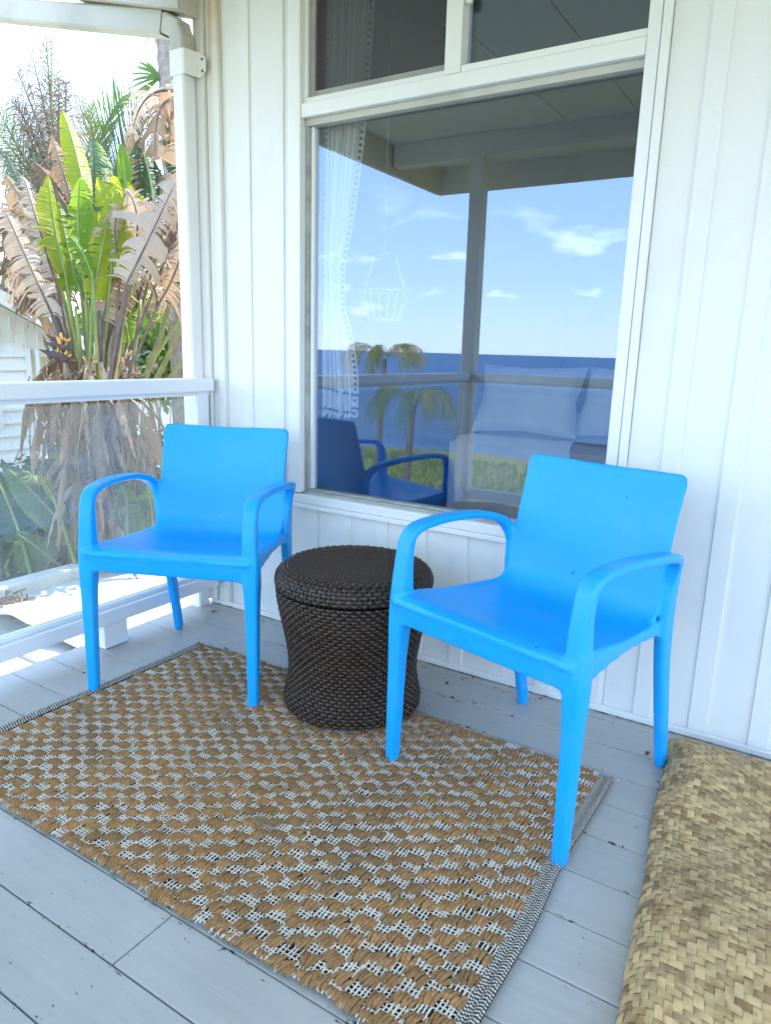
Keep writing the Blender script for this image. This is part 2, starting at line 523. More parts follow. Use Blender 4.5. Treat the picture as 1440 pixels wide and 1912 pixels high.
# ------------------------------------------------------------------ mesh helpers
class MB:
    def __init__(self):
        self.v = []
        self.f = []
        self.uv = {}

    def add(self, vs, fs, uvs=None):
        o = len(self.v)
        self.v += [tuple(p) for p in vs]
        for f in fs:
            self.f.append(tuple(o + i for i in f))
        if uvs:
            for i, u in enumerate(uvs):
                self.uv[o + i] = u

    def box(self, x0, x1, y0, y1, z0, z1):
        self.add([(x, y, z) for x in (x0, x1) for y in (y0, y1) for z in (z0, z1)],
                 [(0, 1, 3, 2), (4, 6, 7, 5), (0, 4, 5, 1), (2, 3, 7, 6), (0, 2, 6, 4), (1, 5, 7, 3)])

    def tube(self, pts, rad, n=8, cap=True, flat=1.0, ref=None):
        pts = [Vector(p) for p in pts]
        if isinstance(rad, (int, float)):
            rad = [rad] * len(pts)
        rings = []
        prev = None
        for i, p in enumerate(pts):
            d = (pts[min(i + 1, len(pts) - 1)] - pts[max(i - 1, 0)])
            if d.length < 1e-9:
                d = Vector((0, 0, 1))
            d.normalize()
            if prev is None:
                a = Vector(ref) if ref else (Vector((0, 0, 1)) if abs(d.z) < 0.9 else Vector((1, 0, 0)))
                s = d.cross(a).normalized()
            else:
                s = (prev - d * prev.dot(d)).normalized()
            prev = s
            u = s.cross(d)
            rings.append([p + (s * math.cos(2 * math.pi * k / n) + u * (flat * math.sin(2 * math.pi * k / n))) * rad[i] for k in range(n)])
        vs = [q for r in rings for q in r]
        fs = []
        for i in range(len(rings) - 1):
            for k in range(n):
                k2 = (k + 1) % n
                fs.append((i * n + k, i * n + k2, (i + 1) * n + k2, (i + 1) * n + k))
        if cap:
            fs.append(tuple(range(n - 1, -1, -1)))
            fs.append(tuple((len(rings) - 1) * n + k for k in range(n)))
        self.add(vs, fs)

    def lathe(self, prof, n=32, c=(0, 0, 0)):
        vs = []
        for r, z in prof:
            for k in range(n):
                a = 2 * math.pi * k / n
                vs.append((c[0] + r * math.cos(a), c[1] + r * math.sin(a), c[2] + z))
        fs = []
        for i in range(len(prof) - 1):
            for k in range(n):
                k2 = (k + 1) % n
                fs.append((i * n + k, i * n + k2, (i + 1) * n + k2, (i + 1) * n + k))
        self.add(vs, fs)

    def grid(self, fn, nu, nv, uvs=True):
        vs = []
        us = []
        for i in range(nu + 1):
            for j in range(nv + 1):
                vs.append(fn(i / nu, j / nv))
                us.append((i / nu, j / nv))
        fs = []
        for i in range(nu):
            for j in range(nv):
                a = i * (nv + 1) + j
                fs.append((a, a + nv + 1, a + nv + 2, a + 1))
        self.add(vs, fs, us)

    def mesh(self, name, smooth=False):
        me = bpy.data.meshes.new(name)
        me.from_pydata(self.v, [], self.f)
        if self.uv:
            ul = me.uv_layers.new(name='uv')
            li = np.empty(len(me.loops), dtype=np.int32)
            me.loops.foreach_get('vertex_index', li)
            arr = np.zeros((len(self.v), 2), dtype=np.float32)
            for k, u in self.uv.items():
                arr[k] = u
            ul.data.foreach_set('uv', arr[li].ravel())
        if smooth:
            me.polygons.foreach_set('use_smooth', [True] * len(me.polygons))
        me.update()
        return me

    def build(self, name, mat, parent=None, smooth=False, loc=None):
        return put(name, self.mesh(name, smooth), mat, parent, loc)


def put(name, me, mat, parent=None, loc=None, rot=None):
    if mat and not me.materials:
        me.materials.append(MATS[mat])
    o = bpy.data.objects.new(name, me)
    COL.objects.link(o)
    if loc is not None:
        o.location = loc
    if rot is not None:
        o.rotation_euler = rot
    if parent is not None:
        o.parent = parent
        if parent.type == 'EMPTY':
            o.matrix_parent_inverse = Matrix.Translation(-Vector(parent.location))
    return o


def tag(o, label, cat, group=None):
    o['label'] = label
    o['category'] = cat
    if group:
        o['group'] = group
    return o


def thing(name, loc, label, cat, group=None):
    o = bpy.data.objects.new(name, None)
    o.empty_display_size = 0.1
    COL.objects.link(o)
    o.location = loc
    return tag(o, label, cat, group)


def structure(o):
    o['kind'] = 'structure'
    return o


def bbox(name, x0, x1, y0, y1, z0, z1, mat, parent=None, bev=0.002, seg=2):
    """A board: a box with softened edges."""
    bm = bmesh.new()
    bmesh.ops.create_cube(bm, size=1.0)
    for v in bm.verts:
        v.co = Vector(((x0 + x1) / 2 + v.co.x * (x1 - x0), (y0 + y1) / 2 + v.co.y * (y1 - y0), (z0 + z1) / 2 + v.co.z * (z1 - z0)))
    if bev:
        bmesh.ops.bevel(bm, geom=list(bm.edges), offset=bev, segments=seg, profile=0.6, affect='EDGES')
    me = bpy.data.meshes.new(name)
    bm.to_mesh(me)
    bm.free()
    if seg > 1:
        me.polygons.foreach_set('use_smooth', [False] * len(me.polygons))
    return put(name, me, mat, parent)


def bez(a, b, c, n):
    return [a * ((1 - t) ** 2) + b * (2 * t * (1 - t)) + c * (t * t) for t in [i / n for i in range(n + 1)]]


# ------------------------------------------------------------------ ground, sea
def land_edge(a):
    return 1.0


mb = MB()
SH = [(-400, -26), (-120, -27), (-40, -24.5), (-22, -22.5), (-12, -25.5), (-4, -23), (8, -25), (40, -24), (400, -26)]


def shore(x):
    for (xa, ya), (xb, yb) in zip(SH, SH[1:]):
        if x <= xb:
            f = (x - xa) / (xb - xa)
            return ya + (yb - ya) * f + 0.8 * mnoise.noise((x * 0.35, 0, 0))
    return -25


NX, NY = 120, 60


def land(u, v):
    x = -400 + 800 * (0.5 + 0.5 * math.copysign(abs(2 * u - 1) ** 2.2, 2 * u - 1))
    s = shore(x)
    y = s + (320 - s) * v ** 2.2
    z = -3.0 + 0.10 * mnoise.noise((x * 0.2, y * 0.2, 3))
    if v < 0.02:
        z -= 3.4
        y -= 1.5
    return (x, y, z)


mb.grid(land, NX, NY)
structure(mb.build('ground', 'lawn', None, True))
mb = MB()
mb.grid(lambda u, v: (-30000 + 60000 * u, -30000 + 60000 * v, -6.0), 8, 8)
structure(mb.build('sea', 'sea_water'))

# ------------------------------------------------------------------ deck of painted planks
mb = MB()
mb.box(-2.16, 1.7, -2.42, -0.01, -0.20, -0.034)
deck = structure(mb.build('deck', 'white_trim'))
PIT = 0.1393
ys = [-0.473 + PIT * k for k in range(-16, 5)]
ys = [y for y in ys if -2.6 < y]
rp = random.Random(5)
for k, yb in enumerate(ys):
    y1 = min(yb + PIT, 0.0)
    if yb > -0.001:
        continue
    cuts = [-2.205, 1.7]
    if abs(yb + 1.4481) < 0.01:
        cuts = [-2.205, -0.948, 1.7]
    elif k % 3 == 1:
        cuts = [-2.205, 0.35 + 0.2 * rp.random(), 1.7]
    for xa, xb in zip(cuts, cuts[1:]):
        dz = rp.uniform(-0.0012, 0.0012)
        bbox('plank', xa + 0.0012, xb - 0.0012, yb + 0.0014, y1 - 0.0014, -0.034, dz, 'deck_paint', deck, 0.0028, 2)

# ------------------------------------------------------------------ the house
house = thing('beach_house', (-0.3, 0, 0), 'white board and batten beach house with a large porch window', 'house')
sid = MB()
WX0, WX1, WZ0, WZ1 = -1.700, -0.490, 0.515, 2.75     # rough opening of the window
sid.box(-2.16, WX0, 0.012, 0.10, -0.25, 3.0)
sid.box(WX1, 1.8, 0.012, 0.10, -0.25, 3.0)
sid.box(WX0, WX1, 0.012, 0.10, -0.25, WZ0)
sid.box(WX0, WX1, 0.012, 0.10, WZ1, 3.0)
siding = sid.build('siding', 'white_paint', house)
PB = 0.158
bats = [(-0.384 - PB * k, -0.333 - PB * k) for k in range(-13, 12)]
for xa, xb in bats:
    if xa < -2.05 or xb > 1.78:
        continue
    if xb > WX0 - 0.022 and xa < WX1 + 0.013:
        bbox('batten', xa, xb, -0.0075, 0.0118, 0.0225, 0.505, 'white_paint', siding, 0.002)
    else:
        bbox('batten', xa, xb, -0.0075, 0.0118, 0.0225, 2.95, 'white_paint', siding, 0.002)
for (xa, xb), (xc, xd) in zip(bats[1:], bats):     # recessed boards between the battens
    a, b = xb - 0.003, xc + 0.003
    if b < -2.05 or b > 1.75:
        continue
    a = max(a, -2.048)
    under = b > WX0 - 0.022 and a < WX1 + 0.013
    if under and a < WX0 - 0.022:
        bbox('board', a, WX0 - 0.023, -0.001, 0.0115, 0.0225, 2.95, 'white_paint', siding, 0.0015)
        a = WX0 - 0.022
    if under and b > WX1 + 0.013:
        bbox('board', WX1 + 0.014, b, -0.001, 0.0115, 0.0225, 2.95, 'white_paint', siding, 0.0015)
        b = WX1 + 0.013
    bbox('board', a, b, -0.001, 0.0115, 0.0225, 0.503 if under else 2.95, 'white_paint', siding, 0.0015)
bbox('base_trim', -2.16, 1.75, -0.016, 0.011, 0.003, 0.0222, 'white_trim', house, 0.003)
cg = MB()
rc = random.Random(3)
x = -2.12
while x < 1.0:                                     # cracked filler where the trim meets the deck
    w = rc.uniform(0.01, 0.05)
    if rc.random() < 0.55:
        y = -0.0165 - rc.uniform(0.002, 0.006)
        cg.add([(x, y, 0.002), (x + w, y + 0.001, 0.002), (x + w, -0.015, 0.005), (x, -0.015, 0.006)], [(0, 1, 2, 3)])
    x += w
cg.build('old_filler', 'caulk_dark', house)
bbox('corner_board', -2.16, -2.115, -0.030, 0.0119, 0.0225, 2.9, 'stained_paint', house, 0.003)
bbox('corner_board', -2.112, -2.082, -0.014, 0.0119, 0.0225, 2.9, 'stained_paint', house, 0.002)
bbox('corner_board', -2.080, -2.049, -0.020, 0.0119, 0.0225, 2.9, 'stained_paint', house, 0.003)
bbox('side_wall', -2.159, -2.06, 0.101, 4.2, -3.0, 3.0, 'white_paint', house, 0)
bbox('skirt_wall', -2.15, 1.75, 0.02, 0.10, -3.0, -0.26, 'white_paint', house, 0)

# window: frame, panes, screen
win = bbox('window', -1.722, -1.672, -0.018, 0.055, 0.545, 2.72, 'white_trim', house, 0.004)      # casing stile carries the rest
WB = lambda n, *a, m='white_trim', b=0.003: bbox(n, *a, m, win, b)
WB('casing', -1.730, -1.7225, -0.012, 0.02, 0.50, 2.72)
WB('casing', -0.5355, -0.5015, -0.016, 0.055, 0.545, 2.72)
WB('casing', -0.4995, -0.4775, -0.020, 0.02, 0.50, 2.72)
WB('sill', -1.722, -0.5, -0.022, 0.055, 0.5085, 0.5415, b=0.004)
WB('apron', -1.710, -0.49, -0.027, -0.011, 0.490, 0.508, b=0.003)
WB('mullion', -1.6715, -0.536, -0.014, 0.055, 1.848, 1.892, b=0.004)
WB('mullion', -1.126, -1.072, -0.012, 0.055, 1.893, 2.72, b=0.003)
WB('sash', -1.6715, -1.127, 0.000, 0.05, 1.8925, 1.9115, b=0.003)
WB('sash', -1.071, -0.536, -0.010, 0.05, 1.8925, 1.912, b=0.003)
WB('sash', -1.6715, -1.655, 0.002, 0.05, 1.912, 2.72, b=0.002)
WB('screen_frame', -1.654, -1.632, 0.012, 0.03, 1.912, 2.72, m='alu_grey', b=0.002)
WB('screen_frame', -1.631, -1.128, 0.012, 0.03, 1.912, 1.932, m='alu_grey', b=0.002)
WB('track', -1.668, -0.5365, 0.004, 0.05, 0.5418, 0.552, m='track_grey', b=0.001)
WB('track', -1.668, -0.5365, 0.016, 0.05, 0.5525, 0.560, m='track_grey', b=0.001)
WB('glazing_bead', -1.6685, -0.5365, 0.008, 0.05, 1.826, 1.8475, m='gutter_paint', b=0.002)
WB('glazing_bead', -1.6715, -1.655, 0.012, 0.05, 0.5605, 1.8255, m='track_grey', b=0.002)
WB('glazing_bead', -1.654, -1.640, 0.022, 0.05, 0.5605, 1.8255, m='white_trim', b=0.002)
WB('latch', -1.140, -1.1285, 0.002, 0.0115, 2.0, 2.033, m='black_plastic', b=0.001)
WB('handle', -1.0705, -1.05, -0.004, 0.012, 2.075, 2.2, m='white_trim', b=0.006)
mb = MB(); mb.box(-1.6545, -0.5365, 0.034, 0.038, 0.5605, 1.8255)
mb.build('glass_pane', 'window_glass', win)
mb = MB(); mb.box(-1.0715, -0.5365, 0.034, 0.038, 1.9125, 2.70)
mb.build('glass_pane', 'window_glass', win)
mb = MB(); mb.box(-1.6315, -1.1285, 0.040, 0.044, 1.933, 2.70)
mb.build('glass_pane', 'window_glass', win)
mb = MB(); mb.add([(-1.632, 0.02, 1.932), (-1.128, 0.02, 1.932), (-1.128, 0.02, 2.70), (-1.632, 0.02, 2.70)], [(0, 1, 2, 3)])
mb.build('insect_screen', 'insect_mesh', win)

# porch roof and its posts
rf = MB()
rf.box(-2.13, 1.9, -2.98, 0.0, 2.44, 2.50)
roof = rf.build('roof', 'ceiling_paint', house)
rf = MB()
rf.box(-2.76, -2.131, -2.98, -0.62, 2.44, 2.50)
rf.build('eave', 'ceiling_paint', roof)
bbox('fascia', -2.79, 1.9, -3.02, -2.981, 2.26, 2.55, 'ceiling_paint', roof, 0.003)
bbox('fascia', -2.80, -2.761, -2.98, -0.62, 2.26, 2.55, 'ceiling_paint', roof, 0.003)
bbox('beam', -2.75, 1.9, -2.36, -2.26, 2.30, 2.4395, 'ceiling_paint', roof, 0.004)
xx = -1.55
while xx < 1.8:
    bbox('ceiling_board', xx - 0.395, xx, -2.255, -0.002, 2.428, 2.4395, 'ceiling_paint', roof, 0.002)
    bbox('ceiling_board', xx - 0.395, xx, -2.978, -2.365, 2.428, 2.4395, 'ceiling_paint', roof, 0.002)
    xx += 0.4
rf = MB()                                           # main roof behind, keeps the room and wall in shade
rf.add([(-2.2, -0.3, 2.52), (1.9, -0.3, 2.52), (1.9, 4.6, 3.6), (-2.2, 4.6, 3.6), (-2.2, -0.3, 2.62), (1.9, -0.3, 2.62), (1.9, 4.6, 3.72), (-2.2, 4.6, 3.72)],
       [(3, 2, 1, 0), (4, 5, 6, 7), (0, 1, 5, 4), (1, 2, 6, 5), (2, 3, 7, 6), (3, 0, 4, 7)])
rf.build('upper_roof', 'roof_shingle', roof)
ov = MB()                                           # eave reaching out over the corner
ov.add([(-3.7, -0.61, 2.86), (-2.131, -0.61, 2.66), (-2.131, 0.42, 2.66), (-3.7, 0.42, 2.86), (-3.7, -0.61, 2.96), (-2.131, -0.61, 2.76), (-2.131, 0.42, 2.76), (-3.7, 0.42, 2.96)],
       [(3, 2, 1, 0), (4, 5, 6, 7), (0, 1, 5, 4), (1, 2, 6, 5), (2, 3, 7, 6), (3, 0, 4, 7)])
ov.build('eave', 'ceiling_paint', roof)
sb = MB()                                           # sloping board under the overhang
sb.add([(-2.125, -0.13, 2.225), (-2.72, -0.13, 2.385), (-2.72, -0.13, 2.62), (-2.125, -0.13, 2.44), (-2.125, -0.02, 2.225), (-2.72, -0.02, 2.385), (-2.72, -0.02, 2.62), (-2.125, -0.02, 2.44)],
       [(0, 1, 2, 3), (7, 6, 5, 4), (0, 4, 5, 1), (1, 5, 6, 2), (2, 6, 7, 3), (3, 7, 4, 0)])
sb.build('soffit_board', 'gutter_paint', roof)
bbox('porch_post', -2.17, -2.08, -2.355, -2.265, -0.2, 2.2995, 'ceiling_paint', house, 0.004)
bbox('porch_post', 1.45, 1.54, -2.355, -2.265, -0.2, 2.2995, 'ceiling_paint', house, 0.004)
bbox('porch_post', -2.17, -2.08, -2.355, -2.265, -3.0, -0.201, 'white_trim', house, 0)

# square downspout: a sloping return from the eave, an elbow, then down the corner
def sq_pipe(name, pts, hw, hd, mat, parent):
    m = MB()
    vs = []
    for p, n, s in pts:
        p, n, s = Vector(p), Vector(n), Vector(s)
        for a, b in ((-1, -0.8), (-0.8, -1), (0.8, -1), (1, -0.8), (1, 0.8), (0.8, 1), (-0.8, 1), (-1, 0.8)):
            vs.append(p + n * (a * hw) + s * (b * hd))
    fs = []
    k = 8
    for i in range(len(pts) - 1):
        for j in range(k):
            j2 = (j + 1) % k
            fs.append((i * k + j, i * k + j2, (i + 1) * k + j2, (i + 1) * k + j))
    m.add(vs, fs)
    return m.build(name, mat, parent)


sl_ = Vector((-1, 0, 0.24)).normalized()
nn = Vector((0.24, 0, 1)).normalized()
YS = (0, 1, 0)
ds = sq_pipe('downspout', [((-2.178, -0.062, 2.10), (1, 0, 0), YS), ((-2.178, -0.062, -2.9), (1, 0, 0), YS)], 0.030, 0.030, 'white_trim', house)
sq_pipe('elbow', [((-2.30, -0.062, 2.232), nn, YS), ((-2.235, -0.062, 2.217), nn, YS), ((-2.195, -0.062, 2.195), (0.8, 0, 0.6), YS), ((-2.180, -0.062, 2.155), (1, 0, 0.1), YS), ((-2.178, -0.062, 2.060), (1, 0, 0), YS)], 0.034, 0.033, 'gutter_paint', ds)
sq_pipe('return_pipe', [(Vector((-2.25, -0.062, 2.221)) + sl_ * d, nn, YS) for d in (0.0, 0.5, 1.3)], 0.041, 0.036, 'gutter_paint', ds)
m = MB()
prof_ = [(-2.214, -.060), (-2.213, -.0955), (-2.150, -.0960), (-2.140, -.0930), (-2.128, -.040), (-2.122, -.0345), (-2.094, -.0345)]
vs_ = []
for i, (x, y) in enumerate(prof_):
    cut = .022 if i == len(prof_) - 1 else 0
    vs_ += [(x, y, 2.035 + cut), (x, y, 2.118 - cut), (x + .001, y + .003, 2.118 - cut), (x + .001, y + .003, 2.035 + cut)]
m.add(vs_, [(i * 4 + a, (i + 1) * 4 + a, (i + 1) * 4 + (a + 1) % 4, i * 4 + (a + 1) % 4) for i in range(len(prof_) - 1) for a in range(4)])
m.build('strap', 'white_trim', ds)
for z in (2.055, 2.093):
    mb = MB()
    mb.tube([(-2.109, -0.0346, z), (-2.109, -0.0385, z)], 0.004, 8)
    mb.build('screw', 'rust', ds)

# the room behind the glass
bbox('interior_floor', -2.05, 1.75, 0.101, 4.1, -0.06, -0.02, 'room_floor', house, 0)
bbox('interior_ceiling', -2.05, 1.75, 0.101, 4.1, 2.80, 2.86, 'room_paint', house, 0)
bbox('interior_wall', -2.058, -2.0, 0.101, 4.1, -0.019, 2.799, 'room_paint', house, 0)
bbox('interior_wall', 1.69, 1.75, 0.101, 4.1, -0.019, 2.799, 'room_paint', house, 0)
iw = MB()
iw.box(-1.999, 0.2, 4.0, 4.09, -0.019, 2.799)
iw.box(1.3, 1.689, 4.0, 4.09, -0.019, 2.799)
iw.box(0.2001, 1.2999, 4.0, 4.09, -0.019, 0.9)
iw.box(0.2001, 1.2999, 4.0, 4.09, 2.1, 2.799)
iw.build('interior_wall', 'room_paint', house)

# ------------------------------------------------------------------ railings
def railing(name, label, ax, pos, a, b, blocks, posts):
    """ax 'y': runs along y at x = pos (inner face); ax 'x': along x at y = pos."""
    loc = (pos, (a + b) / 2, 0) if ax == 'y' else ((a + b) / 2, pos, 0)
    r = thing(name, loc, label, 'railing', 'glass railings round the deck')
    sgn = -1

    def bx(n, u0, u1, d0, d1, z0, z1, m='rail_paint', bev=0.004, par=None):
        d0, d1 = sorted((pos + sgn * d0, pos + sgn * d1))
        if ax == 'y':
            return bbox(n, d0, d1, u0, u1, z0, z1, m, par or r, bev)
        return bbox(n, u0, u1, d0, d1, z0, z1, m, par or r, bev)
    tr_ = bx('top_rail', a, b, 0.0, 0.088, 0.906, 0.956, bev=0.006)
    bx('glazing_strip', a, b, 0.030, 0.038, 0.889, 0.9055, par=tr_, bev=0.002)
    br_ = bx('bottom_rail', a, b, 0.0, 0.08, 0.094, 0.146, bev=0.004)
    bx('glazing_strip', a, b, 0.022, 0.034, 0.1465, 0.162, par=br_, bev=0.002)
    bx('glazing_strip', a, b, 0.046, 0.060, 0.1465, 0.160, par=br_, bev=0.002)
    bx('glass_panel', a + 0.03, b - 0.07, 0.0365, 0.0425, 0.163, 0.878, 'rail_glass', 0)
    for u in blocks:
        bx('support_block', u - 0.05, u + 0.05, 0.012, 0.078, 0.0015, 0.0935, bev=0.003)
    for u in posts:
        bx('post', u - 0.03, u + 0.03, 0.022, 0.076, 0.147, 0.905, bev=0.003)
    return r


railing('deck_railing', 'white railing with salt-hazed glass panel in front of the plants', 'y', -2.09, -2.25, -0.033, [-0.545, -1.25, -1.9], [-0.075])
railing('deck_railing', 'white seaward railing mirrored in the large window', 'x', -2.27, -2.06, 1.44, [-1.6, -0.9, -0.2, 0.5], [])
mb = MB()
bbox('post', -2.205, -2.155, -0.93, -0.88, -3.0, -0.045, 'white_trim', house, 0.003)

# ------------------------------------------------------------------ plastic armchairs
def loft_ring(P, X, N, w, n, k=18, pw=5.0):
    out = []
    for i in range(k):
        a = 2 * math.pi * i / k
        c, s = math.cos(a), math.sin(a)
        out.append(P + X * (w / 2 * math.copysign(abs(c) ** (2 / pw), c)) + N * (n / 2 * math.copysign(abs(s) ** (2 / pw), s)))
    return out


def catmull(rows, sub):
    out = []
    n = len(rows)
    for i in range(n - 1):
        p0, p1, p2, p3 = rows[max(i - 1, 0)], rows[i], rows[i + 1], rows[min(i + 2, n - 1)]
        for k in range(sub):
            t = k / sub
            out.append(tuple(0.5 * (2 * b + (c - a) * t + (2 * a - 5 * b + 4 * c - d) * t * t + (3 * b - a - 3 * c + d) * t ** 3) for a, b, c, d in zip(p0, p1, p2, p3)))
    out.append(tuple(rows[-1]))
    return out


def slab(mbx, fn, nu, nv, th):
    """closed sheet: fn(u,v) -> (point, normal)"""
    top, bot = [], []
    for i in range(nu + 1):
        for j in range(nv + 1):
            p, n = fn(i / nu, j / nv)
            top.append(p + n * th / 2)
            bot.append(p - n * th / 2)
    m = len(top)
    fs = []
    I = lambda i, j: i * (nv + 1) + j
    for i in range(nu):
        for j in range(nv):
            fs.append((I(i, j), I(i + 1, j), I(i + 1, j + 1), I(i, j + 1)))
            fs.append((m + I(i, j + 1), m + I(i + 1, j + 1), m + I(i + 1, j), m + I(i, j)))
    for i in range(nu):
        fs.append((I(i, 0), m + I(i, 0), m + I(i + 1, 0), I(i + 1, 0)))
        fs.append((I(i + 1, nv), m + I(i + 1, nv), m + I(i, nv), I(i, nv)))
    for j in range(nv):
        fs.append((I(0, j + 1), m + I(0, j + 1), m + I(0, j), I(0, j)))
        fs.append((I(nu, j), m + I(nu, j), m + I(nu, j + 1), I(nu, j + 1)))
    mbx.add(top + bot, fs)


def lerp_tab(tab, z):
    for (za, a), (zb, b) in zip(tab, tab[1:]):
        if z <= zb:
            f = max(0.0, min(1.0, (z - za) / (zb - za)))
            f = f * f * (3 - 2 * f)
            return a + (b - a) * f
    return tab[-1][1]


def chair_meshes():
    mb = MB()
    path = [(.264, -.006, 0.0, .032, .032), (.264, -.003, .14, .036, .037), (.263, .0, .30, .041, .042), (.261, .003, .40, .050, .050), (.259, .004, .47, .049, .049),
            (.257, .006, .552, .044, .038), (.258, .016, .613, .044, .029), (.260, .046, .640, .046, .023), (.266, .13, .649, .047, .021), (.273, .23, .646, .047, .021),
            (.274, .335, .634, .044, .022), (.258, .408, .609, .038, .026), (.244, .438, .56, .028, .038), (.238, .440, .49, .026, .054), (.233, .447, .42, .028, .062),
            (.229, .468, .32, .030, .050), (.229, .500, .17, .030, .042), (.229, .538, 0.0, .028, .034)]
    rows = catmull(path, 5)
    for s in (-1, 1):
        rings = []
        for i, r in enumerate(rows):
            a, b = rows[max(i - 1, 0)], rows[min(i + 1, len(rows) - 1)]
            T = Vector((s * (b[0] - a[0]), b[1] - a[1], b[2] - a[2])).normalized()
            X = Vector((1, 0, 0))
            X = (X - T * X.dot(T)).normalized()
            N = T.cross(X)
            rings.append(loft_ring(Vector((s * r[0], r[1], r[2])), X, N, r[3], r[4]))
        k = 18
        fs = []
        for i in range(len(rings) - 1):
            for j in range(k):
                j2 = (j + 1) % k
                q = (i * k + j, i * k + j2, (i + 1) * k + j2, (i + 1) * k + j)
                fs.append(q)
        fs.append(tuple(range(k - 1, -1, -1)))
        fs.append(tuple((len(rings) - 1) * k + j for j in range(k)))
        mb.add([p for r in rings for p in r], fs)
    # one continuous sheet: front lip, seat, then up into the back
    prof = catmull([(-.024, .452, .262), (-.012, .468, .262), (.02, .473, .261), (.10, .463, .256), (.20, .450, .249), (.29, .441, .241), (.345, .441, .235),
                    (.385, .453, .233), (.410, .482, .231), (.423, .530, .230), (.434, .590, .229), (.447, .650, .229), (.464, .715, .230), (.478, .763, .231), (.490, .804, .232)], 6)
    npf = len(prof) - 1

    def shell(u, v):
        i = min(npf, int(round(v * npf)))
        y, z, w = prof[i]
        a, b = prof[max(i - 1, 0)], prof[min(i + 1, npf)]
        n = Vector((0, -(b[1] - a[1]), b[0] - a[0])).normalized()
        q = 2 * u - 1
        if z > .778:
            w -= .020 * (1 - math.sqrt(max(0, 1 - ((z - .778) / .0265) ** 2)))
        dish = .016 * (1 - q * q) * min(1, max(0, v * 5 - .15))
        return Vector((w * q, y, z)) - n * dish, n
    slab(mb, shell, 30, npf, .015)

    def apron(u, v):
        q = 2 * u - 1
        x = .265 * q
        zb = .402
        if abs(x) > .205:
            zb -= .040 * (1 - math.sqrt(max(0, 1 - ((abs(x) - .205) / .06) ** 2)))
        z = zb + (.470 - zb) * v
        return Vector((x, -.018 + .012 * (1 - v) - .004 * (1 - q * q), z)), Vector((0, -1, 0))
    slab(mb, apron, 40, 8, .018)
    for s in (-1, 1):
        def side(u, v, s=s):
            y = .0 + .45 * u
            zb = .405 + .02 * math.sin(math.pi * u) - (.03 * max(0, 1 - u / .10) ** 2 + .05 * max(0, (u - .88) / .12) ** 2)
            z = zb + (.466 - .022 * u - zb) * v
            return Vector((s * (.262 - .034 * u), y, z)), Vector((s, 0, 0))
        slab(mb, side, 26, 6, .017)
    me = mb.mesh('chair_raw')
    o = bpy.data.objects.new('chair_raw', me)
    COL.objects.link(o)
    md = o.modifiers.new('r', 'REMESH')
    md.mode = 'VOXEL'
    md.voxel_size = .0042
    md.use_smooth_shade = True
    md = o.modifiers.new('s', 'SMOOTH')
    md.factor = .5
    md.iterations = 7
    bpy.context.view_layer.update()
    ev = o.evaluated_get(bpy.context.evaluated_depsgraph_get())
    full = bpy.data.meshes.new_from_object(ev)
    bpy.data.objects.remove(o)
    nv = len(full.vertices)
    co = np.empty(nv * 3, dtype=np.float32)
    full.vertices.foreach_get('co', co)
    co = co.reshape(-1, 3)
    no = np.empty(nv * 3, dtype=np.float32)
    full.vertices.foreach_get('normal', no)
    no = no.reshape(-1, 3)
    faces = [tuple(p.vertices) for p in full.polygons]
    fa = np.array([co[list(f)].mean(axis=0) for f in faces])
    ax_ = np.abs(fa[:, 0])
    sx = fa[:, 0] > 0
    part = np.zeros(len(faces), dtype=int)                 # 0 seat
    part[(fa[:, 2] > .455) & (fa[:, 1] > .385)] = 1       # backrest
    arm = (fa[:, 2] > .492) & (ax_ > .2335)
    part[arm & ~sx] = 2
    part[arm & sx] = 3
    lg = (fa[:, 2] < .395)
    fr_ = fa[:, 1] < .2
    part[lg & fr_ & ~sx] = 4
    part[lg & fr_ & sx] = 5
    part[lg & ~fr_ & ~sx] = 6
    part[lg & ~fr_ & sx] = 7
    names = ['seat', 'backrest', 'armrest', 'armrest', 'leg', 'leg', 'leg', 'leg']
    out = []
    for k, nm in enumerate(names):
        idx = np.where(part == k)[0]
        if not len(idx):
            continue
        vids = sorted({v for i in idx for v in faces[i]})
        rm = {v: i for i, v in enumerate(vids)}
        m = bpy.data.meshes.new(nm)
        m.from_pydata([tuple(co[v]) for v in vids], [], [tuple(rm[v] for v in faces[i]) for i in idx])
        m.polygons.foreach_set('use_smooth', [True] * len(m.polygons))
        m.update()
        m.normals_split_custom_set_from_vertices([tuple(no[v]) for v in vids])
        m.materials.append(MATS['blue_plastic'])
        out.append((nm, m))
    bpy.data.meshes.remove(full)
    return out


CH = chair_meshes()
for loc, rz, lab in (((-1.622, -0.706, 0.002), 23.0, 'bright blue plastic armchair beside the glass railing'),
                     ((-0.617, -0.674, 0.002), -14.8, 'bright blue plastic armchair beside the woven palm mat')):
    c = thing('armchair', loc, lab, 'chair', 'blue plastic armchairs on the porch')
    c.rotation_euler = (0, 0, RAD(rz))
    for nm, m in CH:
        o = bpy.data.objects.new(nm, m)
        COL.objects.link(o)
        o.parent = c

# ------------------------------------------------------------------ wicker drum table
TC = Vector((-1.146, -0.410, 0.012))
table = thing('wicker_table', TC, 'dark brown wicker drum table between the two blue chairs', 'table')


